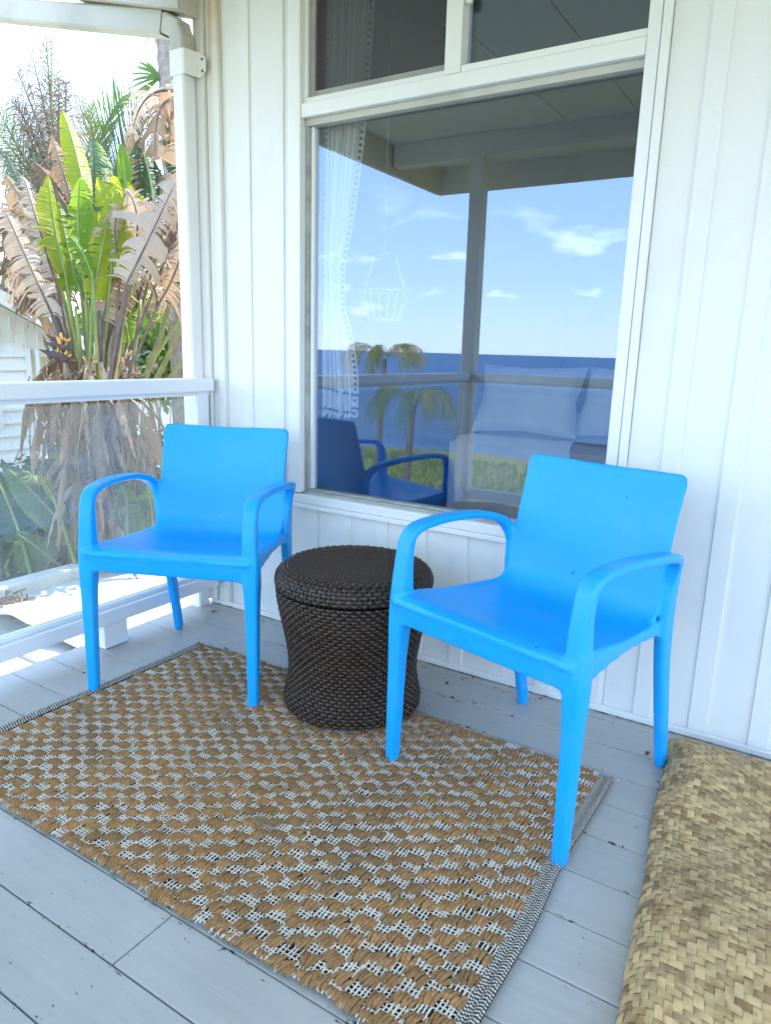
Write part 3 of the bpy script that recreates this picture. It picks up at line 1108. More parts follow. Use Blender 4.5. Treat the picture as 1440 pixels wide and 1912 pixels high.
def woven_rings(prof, pitch, stakes, amp, sr, par0=0):
    """strands wound round a profile [(r,z)], weaving in and out of the stakes"""
    m = MB()
    pts = []
    L_ = [0]
    for (ra, za), (rb, zb) in zip(prof, prof[1:]):
        L_.append(L_[-1] + math.hypot(rb - ra, zb - za))
    nrow = int(L_[-1] / pitch)
    for j in range(nrow):
        d = (j + 0.5) * L_[-1] / nrow
        for i in range(len(prof) - 1):
            if L_[i] <= d <= L_[i + 1]:
                f = (d - L_[i]) / (L_[i + 1] - L_[i])
                r = prof[i][0] + (prof[i + 1][0] - prof[i][0]) * f
                z = prof[i][1] + (prof[i + 1][1] - prof[i][1]) * f
                tr_, tz = prof[i + 1][0] - prof[i][0], prof[i + 1][1] - prof[i][1]
                l = math.hypot(tr_, tz)
                nr, nz = tz / l, -tr_ / l
                tr_, tz = tr_ / l, tz / l
                break
        seg = stakes * 4
        vs = []
        for k in range(seg):
            a = 2 * math.pi * k / seg
            ph = math.pi * (k / 4.0) + math.pi * ((j + par0) % 2)
            off = amp * math.cos(ph) + 0.0004 * math.sin(k * 12.9 + j * 7.7)
            for c_, s_ in ((0, 1.0), (.75, .62), (1, 0), (.75, -.62), (0, -1.0)):
                rr = r + nr * (off + sr * .38 * c_) + tr_ * s_ * sr
                z2 = z + nz * (off + sr * .38 * c_) + tz * s_ * sr
                vs.append((rr * math.cos(a), rr * math.sin(a), z2))
        fs = []
        for k in range(seg):
            k2 = (k + 1) % seg
            for q in range(4):
                fs.append((k * 5 + q, k2 * 5 + q, k2 * 5 + q + 1, k * 5 + q + 1))
        m.add(vs, fs)
    return m


body_prof = [(.209, .014), (.209, .04), (.200, .08), (.194, .12), (.195, .16), (.200, .20), (.209, .245), (.221, .30), (.229, .345), (.2325, .381)]
lid_prof = [(.2335, .3875), (.236, .402), (.233, .418), (.224, .432), (.210, .441), (.192, .4455)]


def stakes_on(m, prof, n):
    for k in range(n):
        a = 2 * math.pi * k / n
        m.tube([((r + .0006) * math.cos(a), (r + .0006) * math.sin(a), z) for r, z in prof], .0026, 5, False)


def shift(m, d):
    m.v = [(x + d.x, y + d.y, z + d.z) for x, y, z in m.v]
    return m


b_ = woven_rings(body_prof, .0102, 104, .0030, .0047)
stakes_on(b_, body_prof, 104)
bo = shift(b_, TC).build('body', 'wicker', table, True)
m = MB()
m.lathe([(r - .006, z) for r, z in body_prof], 48, TC)
m.build('liner', 'wicker_dark', bo, True)
m = woven_rings(lid_prof, .0108, 104, .0026, .0050)
stakes_on(m, lid_prof, 104)
lid = shift(m, TC).build('lid', 'wicker', table, True)
m = MB()
row = 0
yv = -.190
while yv < .190:                                   # straight strands across the top
    hx = math.sqrt(max(0, .193 ** 2 - yv * yv))
    n = max(4, int(2 * hx / .0055))
    vs = []
    for k in range(n + 1):
        xv = -hx + 2 * hx * k / n
        off = .0016 * math.cos(math.pi * xv / .0115 + math.pi * (row % 2))
        for c_, s_ in ((0, 1.0), (.8, .6), (1, 0), (.8, -.6), (0, -1.0)):
            vs.append((xv, yv + s_ * .0050, .4445 + off + .0026 * c_))
    m.add(vs, [(k * 5 + q, (k + 1) * 5 + q, (k + 1) * 5 + q + 1, k * 5 + q + 1) for k in range(n) for q in range(4)])
    yv += .0092
    row += 1
rot = Matrix.Rotation(RAD(28), 3, 'Z')
m.v = [tuple(rot @ Vector(p) + TC) for p in m.v]
m.build('top_weave', 'wicker', lid, True)
m = MB()
m.lathe([(.0001, .439), (.19, .4395), (.215, .427), (.226, .408), (.226, .392), (.0001, .391)], 48, TC)
m.build('liner', 'wicker_dark', lid, True)
for a in (-100, -10, 80, 170):
    m = MB()
    fx, fy = .17 * math.cos(RAD(a + 28)), .17 * math.sin(RAD(a + 28))
    m.lathe([(.0001, 0), (.014, 0), (.016, .008), (.015, .02), (.0001, .02)], 14, TC + Vector((fx, fy, -.0005)))
    m.build('foot', 'black_plastic', table, True)

# ------------------------------------------------------------------ jute rug
RX0, RX1, RY0, RY1 = -1.865, -0.338, -1.298, -0.362


def rug_h(x, y):
    e = min(1.0, (y - RY0) / .12)
    return .0035 + .0018 * mnoise.noise((x * 5, y * 5, 1.5)) + .009 * (1 - e) * max(0, mnoise.noise((x * 5, 0.3, 7)))


def rug_w(x, y):
    """the rug is not quite square and its edges wander"""
    return (x + .012 * mnoise.noise((x * 1.3, y * 3, 2)), y + .009 * mnoise.noise((x * 3, y * 1.3, 9)) + .005 * mnoise.noise((x * 13, y * 2, 5)))


rt = random.Random(21)
cols = []
x = RX0 + .034
i = 0
while x < RX1 - .070:
    w = .043 if i % 2 == 0 else .031
    cols.append((x, w))
    x += w
    i += 1
x_end = x
NR = 36
rh = (RY1 - RY0) / NR
m = MB()


def rug_base(u, v):
    x, y = RX0 + (x_end + .034 - RX0) * u, RY0 + .008 + (RY1 - RY0 - .016) * v
    a, b = rug_w(x, y)
    return (a, b, rug_h(x, y) + .003)


m.grid(rug_base, 90, 60)
rug = m.build('rug', 'rug_dark', None, True)
tag(rug, 'checkered tan jute and white cotton rug under the table and chair legs', 'rug')


def strand(m, x0, y0, x1, y1, r, h, z0=.0, seg=6, n=7):
    """one fat twisted yarn lying from a to b, arched"""
    vs = []
    d = Vector((x1 - x0, y1 - y0, 0))
    s = Vector((-d.y, d.x, 0)).normalized()
    for i in range(seg + 1):
        t = i / seg
        env = math.sin(math.pi * min(1, max(0, t))) ** .55 if 0 < t < 1 else 0.0
        rr = r * (.35 + .65 * env)
        z = z0 + h * env
        for k in range(n):
            a = math.pi * (k / (n - 1))
            vs.append(Vector((x0, y0, 0)) + d * t + s * (rr * math.cos(a)) + Vector((0, 0, z + rr * 1.15 * math.sin(a) - r * .2)))
    fs = [(i * n + k, (i + 1) * n + k, (i + 1) * n + k + 1, i * n + k + 1) for i in range(seg) for k in range(n - 1)]
    m.add(vs, fs)


tufts = {0: [], 1: []}
for wi, (w, ns) in enumerate(((.043, 6), (.031, 4))):
    for q in range(9):
        m = MB()
        step = w * .98 / ns
        for k in range(ns):
            xo = -w * .49 + step * (k + .5) + rt.uniform(-.0012, .0012)
            l = rh * (.58 + rt.uniform(-.06, .16))
            sk = rt.uniform(.001, .006)
            yo = rt.uniform(-.003, .003)
            strand(m, xo - sk, yo - l, xo + sk, yo + l, step * .58, .0052 * math.sin(math.pi * (k + .7) / (ns + .4)) + rt.uniform(0, .0015))
        tufts[wi].append(m.mesh('jute_tuft', True))
weave = MB()


def thread(m, p, q, w, h, bumps, ph):
    seg = max(2, bumps * 2)
    d = Vector((q[0] - p[0], q[1] - p[1], 0))
    s = Vector((-d.y, d.x, 0)).normalized() * (w / 2)
    vs = []
    for i in range(seg + 1):
        t = i / seg
        P = Vector((p[0], p[1], 0)) + d * t
        z = rug_h(P.x, P.y) + .0042 + h * (.5 + .5 * math.cos(math.pi * i + ph))
        a, b = rug_w(P.x, P.y)
        Q = Vector((a, b, z))
        vs += [Q - s, Q + Vector((0, 0, w * .35)), Q + s]
    m.add(vs, [(i * 3 + k, (i + 1) * 3 + k, (i + 1) * 3 + k + 1, i * 3 + k + 1) for i in range(seg) for k in range(2)])


cells = []
for ci, (x, w) in enumerate(cols):
    for r in range(NR):
        y0 = RY0 + rh * r
        if (ci + r) % 2 == 0:
            cx_, cy_ = x + w / 2, y0 + rh / 2
            a, b = rug_w(cx_, cy_)
            cells.append((ci % 2, a, b, rug_h(cx_, cy_) + .004))
        else:
            ny = 5 if ci % 2 == 0 else 4
            for k in range(ny):
                xo = x + w * (k + .5) / ny + rt.uniform(-.001, .001)
                thread(weave, (xo, y0 - .004), (xo + rt.uniform(-.002, .002), y0 + rh + .004), w / ny * rt.uniform(.38, .60), .0022, 4, 0 if k % 2 else math.pi)
            for k in range(3):
                yo = y0 + rh * (k + .5) / 3 + rt.uniform(-.001, .001)
                if rt.random() < .92:
                    thread(weave, (x - .002, yo), (x + w + .002, yo + rt.uniform(-.0015, .0015)), rh / 3 * rt.uniform(.22, .40), .0022, ny, 0 if k % 2 else math.pi)
wv_ = weave.build('cotton_weave', 'cotton', rug, True)
wv_['kind'] = 'stuff'
def cdist(c):
    return (Vector((c[1], c[2], c[3])) - CAM).length


cells.sort(key=cdist)
extra = MB()
for n_, (wi, a, b, z) in enumerate(cells):
    me = tufts[wi][rt.randrange(9)]
    rz = rt.uniform(-.24, .24)
    a, b = a + rt.uniform(-.003, .003), b + rt.uniform(-.003, .003)
    sc = (rt.uniform(.96, 1.14), rt.uniform(.96, 1.20) * rt.choice((1, -1)), rt.uniform(.8, 1.15))
    if n_ < 298:
        o = put('jute_tuft', me, 'jute', rug, (a, b, z), (0, 0, rz))
        o.scale = (sc[0], abs(sc[1]), sc[2])
    else:
        vs = [(a + v.co.x * sc[0], b + v.co.y, z + v.co.z * sc[2]) for v in me.vertices]
        extra.add(vs, [tuple(p.vertices) for p in me.polygons])
if extra.v:
    ex = extra.build('far_jute_tufts', 'jute', rug, True)
    ex['kind'] = 'stuff'
# bound ends: rows of jute loops along both long edges
fr_ = MB()
for (ye, sg) in ((RY0, -1), (RY1, 1)):
    x = RX0 + .005
    while x < RX1 - .06:
        n = rt.choice((3, 4, 5))
        if rt.random() < .8:
            for k in range(n):
                xo = x + .0095 * k
                a, b = rug_w(xo, ye)
                l = rt.uniform(.008, .015)
                strand(fr_, a, b - sg * .018, a + rt.uniform(-.006, .006), b + sg * (l - .008), .0062, .0035, .006, 5)
        x += .0095 * n + rt.uniform(0, .006)
o = fr_.build('edge_loops', 'jute', rug, True)
o['kind'] = 'stuff'
cf = MB()
for _ in range(120):                               # loose cotton ends poking from the long edges
    ye, sg = rt.choice(((RY0, -1), (RY1, 1)))
    x = rt.uniform(RX0, RX1)
    a, b = rug_w(x, ye)
    z = rug_h(x, ye) + rt.uniform(.001, .008)
    q = Vector((a + rt.uniform(-.008, .008), b + sg * rt.uniform(.0, .010), max(.002, z - .003)))
    cf.tube([Vector((a, b - sg * .012, z)), (Vector((a, b, z)) + q) / 2 + Vector((0, 0, .003)), q], .0011, 4)
o = cf.build('loose_ends', 'cotton', rug, True)
o['kind'] = 'stuff'
# woven selvedges: black and white cords side by side
for xs, cnt in ((x_end - .002, 8), (RX0 - .004, 7)):
    for k in range(cnt):
        m = MB()
        pts = []
        for i in range(81):
            y = RY0 + .004 + (RY1 - RY0 - .008) * i / 80
            x = xs + .0046 * k
            a, b = rug_w(x, y)
            pts.append((a + .0007 * math.sin(i * 3.1 + k), b, rug_h(x, y) + .0045 + .0009 * math.sin(i * 2.2 + k * 2) + .0022 * math.sin(k * 1.3)))
        m.tube(pts, .0029, 6, True, .9)
        m.build('selvedge_cord', 'selvedge', rug, True)
# pulled-out tufts of fibre
for (px, py, s) in ((-1.62, -.56, .06), (-1.43, -.70, .055), (-1.36, -.76, .03), (-1.0, -1.02, .06), (-1.78, -.93, .05), (-.98, -.66, .03)):
    m = MB()
    for _ in range(46):
        a0 = rt.uniform(-.25, .45)
        p0 = Vector((px + rt.gauss(0, .008), py + rt.gauss(0, .006), rug_h(px, py) + .011))
        d = Vector((math.cos(a0), math.sin(a0), 0)) * rt.uniform(.3, 1) * s
        p1 = p0 + d * .5 + Vector((0, 0, rt.uniform(.003, .014)))
        p2 = p0 + d + Vector((0, 0, rt.uniform(-.004, .006)))
        m.tube([p0, p1, p2], .0007, 3, False)
    m.build('frayed_fibre', 'frayed_jute', rug)

# ------------------------------------------------------------------ woven palm-leaf mat
mat_root = thing('palm_leaf_mat', (0.15, -0.8, 0), 'buckled mat woven from wide tan palm-leaf strips', 'mat')
MX0, MX1, MY0, MY1 = -0.262, 0.62, -1.62, -0.072


def mat_pt(a, b):
    """a runs across the mat from its railing side, b from the wall outwards (metres)"""
    x = MX0 + a
    y = MY1 - b
    # left edge drifts to the right as it comes nearer
    x += .105 * min(1.2, (b / 1.0)) * max(0, 1 - a / .9)
    y += -.10 * a * 0.35
    e = min(1.0, a / .085)
    e2 = min(1.0, b / .07)
    puff = math.sqrt(max(0.0, 1 - (1 - e) ** 2)) * math.sqrt(max(0.0, 1 - (1 - e2) ** 2) + .0)
    hump = .030 + .016 * math.sin(b * 7.2 + a * 6 + .6) + .020 * math.exp(-((b - .62 - a * .6) / .16) ** 2) + .014 * mnoise.noise((a * 5, b * 4, 4))
    z = .003 + puff * max(.012, hump)
    x += .010 * mnoise.noise((a * 4, b * 4, 11)) - .012 * puff * math.sin(math.pi * min(1, a / .17))
    y += .014 * mnoise.noise((a * 4, b * 5, 17)) + .02 * math.sin(a * 9) * math.exp(-((b - .55) / .25) ** 2)
    return Vector((x, y, z))


def mat_n(a, b):
    h = .004
    n = (mat_pt(a + h, b) - mat_pt(a - h, b)).cross(mat_pt(a, b + h) - mat_pt(a, b - h))
    n.normalize()
    return n if n.z > 0 else -n


SWD = .0150
na = int((MX1 - MX0) / SWD)
nb = int((MY1 - MY0) / SWD)


def mat_strip(fixed, along, n):
    m = MB()
    seg = n * 3
    vs = []
    uvs = []
    for i in range(seg + 1):
        t = i / 3.0
        cross = int(math.floor(t))
        # 2/2 twill: over two, under two, stepping one each strip
        if along == 'a':
            ph = (t + fixed) / 4.0
        else:
            ph = (t + fixed) / 4.0 + .5
        off = .0019 * max(-1, min(1, 2.2 * math.sin(2 * math.pi * ph)))
        for s in (-.5, 0, .5):
            if along == 'a':
                a, b = t * SWD, (fixed + .5 + s * 1.03) * SWD
            else:
                a, b = (fixed + .5 + s * 1.03) * SWD, t * SWD
            p = mat_pt(a, b) + mat_n(a, b) * (off + .0020 + (.0009 if s == 0 else 0))
            vs.append(p)
            uvs.append((t / n, s + .5))
    m.add(vs, [(i * 3 + k, (i + 1) * 3 + k, (i + 1) * 3 + k + 1, i * 3 + k + 1) for i in range(seg) for k in range(2)], uvs)
    return m


for j in range(nb):
    mat_strip(j, 'a', na).build('strip', 'pandanus', mat_root, True)
for i in range(na):
    mat_strip(i, 'b', nb).build('strip', 'pandanus', mat_root, True)

# bits of dry leaf and grit blown against the wall
rd = random.Random(8)
spots = [(-.93, -.07, 'curled brown leaf crumb by the wall just past the wicker table'), (-.905, -.035, 'brown leaf crumb touching the wall base past the wicker table'), (-.66, -.045, 'brown leaf crumb at the wall base behind a back chair leg'),
         (-2.06, -.10, 'brown leaf crumb in the deck corner under the railing'), (-.30, -.18, 'brown leaf crumb beside the chair leg on the woven mat'), (-.96, -.12, 'small brown leaf crumb on bare boards between table and chair')]
for k, (x, y, lab) in enumerate(spots):
    m = MB()
    s = rd.uniform(.008, .017)
    a = rd.uniform(0, 3)
    ca, sa = math.cos(a) * s, math.sin(a) * s
    m.add([(x - ca, y - sa, .003), (x + sa * .4, y - ca * .4, .006), (x + ca, y + sa, .004), (x - sa * .4, y + ca * .4, .0085), (x, y, .0095)], [(0, 1, 4), (1, 2, 4), (2, 3, 4), (3, 0, 4)])
    o = m.build('dry_leaf', 'leaf_brown')
    tag(o, lab, 'leaf', 'crumbs of dry leaf')

# ------------------------------------------------------------------ inside: curtain, bed, pillows, hanging basket
ct = MB()


def drape(u, v):
    """v from the rod to the hem; gathered at the tie"""
    z = 2.65 - v * (2.65 - 0.84)
    if z > 1.36:
        f = (2.65 - z) / (2.65 - 1.36)
        xl, xr = -1.655, -1.44 - .03 * f - .10 * f ** 3
    elif z > 1.24:
        xl, xr = -1.650, -1.565
    else:
        f = (1.24 - z) / (1.24 - .84)
        xl, xr = -1.655, -1.565 + .072 * math.sin(min(1, f * 1.3) * math.pi / 2)
    w = xr - xl
    ph = u * 7 * 2 * math.pi
    amp = .020 * min(1, w / .15)
    return (xl + w * u, .105 + amp * math.sin(ph) + .008 * math.sin(ph * .37 + z * 3), z + .012 * math.sin(ph) * (1 if v > .97 else 0))


ct.grid(drape, 90, 70)
cur = ct.build('curtain', 'curtain_cloth', None, True)
tag(cur, 'white tied-back curtain with dark pompom trim inside the window', 'curtain')
pm = MB()


def pompoms(m, pts, r):
    for p in pts:
        m.lathe([(.0002, -r), (r * .8, -r * .5), (r, 0), (r * .8, r * .5), (.0002, r)], 7, p)


for u in (0.985, .03):
    m = MB()
    pompoms(m, [Vector(drape(u, v / 90)) + Vector((.006 if u > .5 else -.003, -.014, 0)) for v in range(0, 91)], .0062)
    m.build('pompom_trim', 'pompom', cur, True)
m = MB()
pompoms(m, [Vector(drape(u / 22, .985)) + Vector((0, -.006, 0)) for u in range(23)], .006)
pompoms(m, [Vector(drape(u / 22, .945)) + Vector((0, -.006, -.02 * u / 22)) for u in range(23)], .005)
m.build('pompom_trim', 'pompom', cur, True)
m = MB()
m.tube([(-1.66, .16, 1.29), (-1.61, .098, 1.31), (-1.55, .12, 1.30)], .012, 8)
m.build('tie_band', 'curtain_cloth', cur, True)

bed = thing('bed', (-0.55, 1.8, 0), 'bed with rumpled white sheets seen through the window', 'bed')
m = MB()


def quilt(u, v):
    x = -1.56 + 2.2 * u
    y = 1.02 + 1.7 * v
    z = .70 + .012 * mnoise.noise((x * 6, y * 6, 1)) + .02 * mnoise.noise((x * 2.2, y * 2, 5))
    ed = min(u * 2.2, v * 1.7, (1 - u) * 2.2)
    if ed < .05:
        z -= .05 * (1 - ed / .05) ** 2
    return (x, y, z)


m.grid(quilt, 70, 50)
m.build('bed_sheet', 'bed_cloth', bed, True)
m = MB()
m.grid(lambda u, v: (-1.56 + .01 * math.sin(v * 9), 1.02 + 1.7 * u, .66 - .38 * v + .01 * math.sin(u * 20)), 30, 12)
m.grid(lambda u, v: (-1.56 + 2.2 * u, 1.02 - .012 - .015 * math.sin(u * 34) * v, .66 - (.34 + .03 * math.sin(u * 6)) * v), 60, 12)
m.build('bed_skirt', 'bed_cloth', bed, True)
bbox('mattress', -1.53, .62, 1.05, 2.7, .30, .655, 'bed_cloth', bed, .03)
for (a, b) in ((-1.5, 1.08), (.58, 1.08), (-1.5, 2.66), (.58, 2.66)):
    bbox('leg', a - .03, a + .03, b - .03, b + .03, -.019, .299, 'bed_wood', bed, .004)


def pillow(c, w, h, d, rz, rx, label):
    m = MB()
    M = Matrix.Translation(c) @ Matrix.Rotation(RAD(rz), 4, 'Z') @ Matrix.Rotation(RAD(rx), 4, 'X')
    for sg in (-1, 1):
        def fn(u, v, sg=sg):
            a, b = 2 * u - 1, 2 * v - 1
            t = (1 - abs(a) ** 2.6) * (1 - abs(b) ** 2.6)
            pinch = 1 - .10 * (1 - abs(a)) * abs(b) ** 3 - .06
            pinch2 = 1 - .10 * (1 - abs(b)) * abs(a) ** 3 - .06
            p = Vector((a * w / 2 * pinch2, sg * d / 2 * max(0, t) ** .45 + .006 * mnoise.noise((a * 4, b * 4, sg * 3 + w)), b * h / 2 * pinch))
            return M @ p
        m.grid(fn, 26, 20)
    o = m.build('pillow', 'bed_cloth', None, True)
    tag(o, label, 'pillow', 'pillows on the bed')


pillow((-1.27, 1.27, .865), .56, .38, .17, 4, -22, 'plump white pillow at the curtain end of the bed')
pillow((-0.80, 1.36, .87), .52, .38, .17, -8, -24, 'white pillow farther from the curtain, partly hidden by the window frame')

bk = thing('wire_basket', (-1.62, 0.75, 1.3), 'pale wire basket hanging inside behind the window glass', 'basket')
bc = Vector((-1.80, .75, 0))
m = MB()
for z, r in ((1.345, .115), (1.22, .075)):
    m.tube([bc + Vector((r * math.cos(a * math.pi / 12), r * math.sin(a * math.pi / 12), z)) for a in range(25)], .006, 6, False)
for k in range(16):
    a = k * math.pi / 8
    m.tube([bc + Vector((.115 * math.cos(a), .115 * math.sin(a), 1.345)), bc + Vector((.075 * math.cos(a), .075 * math.sin(a), 1.22))], .004, 5)
m.build('cage', 'wire_white', bk)
m = MB()
for s in (-1, 1):
    m.tube([bc + Vector((.113 * s, 0, 1.345)), bc + Vector((.055 * s, 0, 1.5)), bc + Vector((0, 0, 1.51))], .0065, 6)
m.tube([bc + Vector((0, 0, 1.51)), bc + Vector((0, 0, 2.80))], .002, 5)
m.build('hanger', 'wire_white', bk)

# ------------------------------------------------------------------ plants
def orient(P, T, roll):
    view = (P - CAM).normalized()
    s = T.cross(view)
    if s.length < 1e-4:
        s = T.cross(Vector((0, 0, 1)))
    s.normalize()
    q = Matrix.Rotation(roll, 3, T)
    s = q @ s
    return s, s.cross(T).normalized()


def leaf_shape(t):
    return max(0.0, math.sin(math.pi * min(1, (t * .93 + .07)) ** .82)) ** .62


def paddle(pts, width, roll, seed, tear=.3, droop=.2, fold=.35, asym=(1, 1), segs=40):
    """a big banana-like blade, torn between its side veins"""
    r = random.Random(seed)
    m = MB()
    n = len(pts) - 1

    def P(t):
        f = t * n
        i = min(n - 1, int(f))
        return pts[i].lerp(pts[i + 1], f - i)

    def T(t):
        return (P(min(1, t + .03)) - P(max(0, t - .03))).normalized()
    G = Vector((0, 0, -1))
    for sg in (-1, 1):
        i = 0
        am = asym[0] if sg < 0 else asym[1]
        while i < segs:
            g = segs - i if tear <= 0 else max(1, int(r.expovariate(1.0) * (1.2 + 9 * (1 - tear) ** 2)) + 1)
            g = min(g, segs - i)
            dg = droop * r.uniform(.1, 1.9)
            tw = r.uniform(-.42, .42) * tear
            sh = r.uniform(.66, 1.12) if tear > .5 else (r.uniform(.86, 1.05) if tear > .3 else 1.0)
            gap = 1.1 * tear
            vs, uvs = [], []
            nc = 6
            for k in range(g + 1):
                t = (i + k) / segs
                t_in = min(.999, t)
                p, tt = P(t_in), T(t_in)
                s_, nr = orient(p, tt, roll)
                w = width * leaf_shape(t_in) * am * sh * (1 + .05 * r.uniform(-1, 1) * tear)
                e = (k / g - .5) if g else 0
                for c_ in range(nc + 1):
                    f = c_ / nc
                    lat = (s_ * (sg * math.cos(fold)) + nr * math.sin(fold) + tt * (.34 + tw * f)).normalized()
                    q = p + lat * (w * f) - tt * (e * 2 * gap * f * width / segs * 2) + G * (dg * w * f * f * 1.1)
                    q += nr * (w * .12 * math.sin(f * 3) * tw)
                    q += nr * (.0035 * (1 if (i + k) % 2 else -1) * min(1, f * 3))
                    vs.append(q)
                    uvs.append((t, .5 + .5 * f * sg))
            m.add(vs, [(k * (nc + 1) + c_, (k + 1) * (nc + 1) + c_, (k + 1) * (nc + 1) + c_ + 1, k * (nc + 1) + c_ + 1) for k in range(g) for c_ in range(nc)], uvs)
            i += g
    return m


def big_leaf(plant, root, base, ctrl, tip, dep, wpx, kind, roll=0, tear=.3, droop=.2, fold=.35, asym=(1, 1), seed=0, dtip=0.0, stalk='stalk_green', sr=.016, droot=0.0):
    a, b, c = at(*base, dep), at(*ctrl, dep + dtip * .5), at(*tip, dep + dtip)
    pts = bez(a, b, c, 14)
    o = paddle(pts, wpx / FPX * dep, RAD(roll), seed, tear, droop, fold, asym).build('leaf', kind, plant, True)
    m = MB()
    stem = []
    if root:
        r0 = at(*root, dep + droot)
        mid = r0.lerp(a, .55) + Vector((0, 0, .03))
        stem = bez(r0, mid, a, 8)
    full = stem + pts[(1 if stem else 0):-1]
    nn_ = len(full)
    m.tube(full, [sr * (1 - .82 * i / nn_) for i in range(nn_)], 7)
    m.build('stalk', stalk, o, True)
    return o


PD = 5.55
pl = thing('bird_of_paradise_tree', tuple(at(180, 700, PD + .15).xy) + (-3.0,), 'tall bird-of-paradise plant with torn green and dead paddle leaves', 'plant')
R_ = (165, 735)
GL = [
    # root, base, ctrl, tip, depth, half width px, kind, roll, tear, droop, fold, asym
    ((185, 735), (206, 520), (216, 430), (180, 330), PD + .08, 46, 'leaf_yellow', -25, .6, .3, .3, (1, .7)),
    ((170, 735), (150, 545), (128, 480), (104, 372), PD + .2, 44, 'leaf_green', 20, .6, .3, .3, (1, .9)),
    ((178, 735), (190, 430), (200, 350), (178, 262), PD + .5, 34, 'leaf_green', 0, .5, .3, .3, (1, .9)),
    (R_, (172, 560), (188, 470), (214, 342), PD, 70, 'leaf_yellow', 12, .62, .3, .25, (1.1, .35)),
    ((155, 735), (122, 512), (98, 430), (90, 326), PD + .1, 40, 'leaf_yellow', 35, .55, .25, .3, (.6, 1)),
    ((175, 735), (160, 385), (150, 300), (116, 205), PD + .25, 30, 'leaf_yellow', 20, .15, .1, .3, (.8, .9)),
    ((190, 735), (234, 350), (233, 315), (226, 268), PD + .3, 16, 'leaf_green', 0, .0, .05, .5, (1, 1)),
    ((210, 735), (286, 375), (280, 320), (258, 258), PD + .45, 38, 'leaf_dark', 10, .6, .25, .3, (1, 1)),
    ((220, 735), (335, 330), (335, 270), (318, 205), PD + .55, 32, 'leaf_dark', 0, .5, .3, .3, (1, 1)),
    ((200, 735), (268, 440), (262, 370), (205, 332), PD + .2, 30, 'leaf_yellow', -30, .4, .2, .3, (1, .8)),
    ((180, 735), (150, 470), (140, 395), (150, 330), PD + .15, 36, 'leaf_green', -20, .5, .25, .3, (1, .7)),
    ((185, 735), (172, 520), (160, 470), (128, 440), PD - .05, 40, 'leaf_green', 40, .5, .2, .2, (1, .6)),
    ((250, 735), (352, 570), (352, 520), (356, 430), PD + .3, 26, 'leaf_dark', 10, .4, .3, .3, (1, 1)),
    ((215, 735), (225, 560), (205, 480), (196, 420), PD + .35, 36, 'leaf_dark', 25, .5, .3, .3, (1, 1)),
    ((205, 735), (240, 640), (225, 560), (235, 480), PD + .4, 30, 'leaf_green', -15, .6, .3, .3, (1, 1)),
    ((160, 735), (110, 470), (75, 410), (30, 395), PD + .4, 26, 'leaf_bluegreen', 0, .5, .3, .3, (1, 1)),
]
for k, (ro, ba, ct_, ti, dp, w, kd, rl, te, dr, fo, asy) in enumerate(GL):
    big_leaf(pl, ro, ba, ct_, ti, dp, w, kd, rl, te, dr, fo, asy, 100 + k, dtip=random.uniform(-.15, .2))
DL = [
    ((200, 735), (236, 530), (284, 435), (332, 330), PD - .1, 74, 'leaf_pale', 10, .85, .55, .25, (.55, 1.15)),
    ((190, 735), (192, 600), (214, 485), (250, 350), PD + .05, 52, 'leaf_dead', -10, .75, .3, .3, (1.0, .9)),
    (None, (338, 172), (262, 150), (246, 250), PD + .3, 46, 'leaf_pale', 20, .9, .8, .3, (1, 1)),
    (None, (335, 190), (285, 165), (290, 300), PD + .25, 44, 'leaf_dead', -20, .95, .8, .3, (1, 1)),
    ((215, 735), (330, 430), (345, 320), (330, 210), PD + .2, 50, 'leaf_dead', 0, .9, .7, .3, (1, 1)),
    ((140, 735), (98, 590), (45, 475), (3, 380), PD - .15, 40, 'leaf_pale', 10, .9, .6, .3, (.9, 1)),
    ((150, 735), (100, 520), (68, 410), (42, 325), PD + .1, 40, 'leaf_pale', 30, .8, .5, .3, (1, .8)),
    ((150, 735), (112, 490), (60, 400), (6, 322), PD + .35, 34, 'leaf_dead', 0, .9, .6, .3, (1, 1)),
    ((205, 735), (250, 480), (268, 385), (232, 352), PD + .15, 46, 'leaf_pale', -20, .6, .5, .2, (1, 1)),
    ((205, 735), (225, 500), (205, 430), (222, 380), PD + .12, 44, 'leaf_pale', 30, .5, .5, .2, (1, 1)),
    ((225, 735), (300, 560), (340, 500), (352, 400), PD + .05, 48, 'leaf_dead', 0, .95, .9, .3, (1, 1)),
    ((155, 735), (95, 560), (60, 520), (10, 500), PD + .3, 36, 'leaf_dead', 0, .95, .8, .3, (1, 1)),
    ((165, 735), (150, 430), (120, 330), (95, 250), PD + .6, 34, 'leaf_dead', 0, .95, .7, .3, (1, 1)),
    ((180, 735), (130, 420), (112, 340), (60, 300), PD + .5, 36, 'leaf_brown', 20, .9, .8, .3, (1, 1)),
    ((210, 735), (285, 470), (310, 390), (296, 320), PD + .5, 40, 'leaf_brown', 0, .9, .7, .3, (1, 1)),
    ((190, 735), (200, 500), (180, 400), (190, 320), PD + .7, 36, 'leaf_brown', 0, .8, .5, .3, (1, 1)),
]
for k, (ro, ba, ct_, ti, dp, w, kd, rl, te, dr, fo, asy) in enumerate(DL):
    big_leaf(pl, ro, ba, ct_, ti, dp, w, kd, rl, te, dr, fo, asy, 200 + k, dtip=random.uniform(-.2, .2), stalk='stalk_dead', sr=.014)
rf_ = random.Random(41)
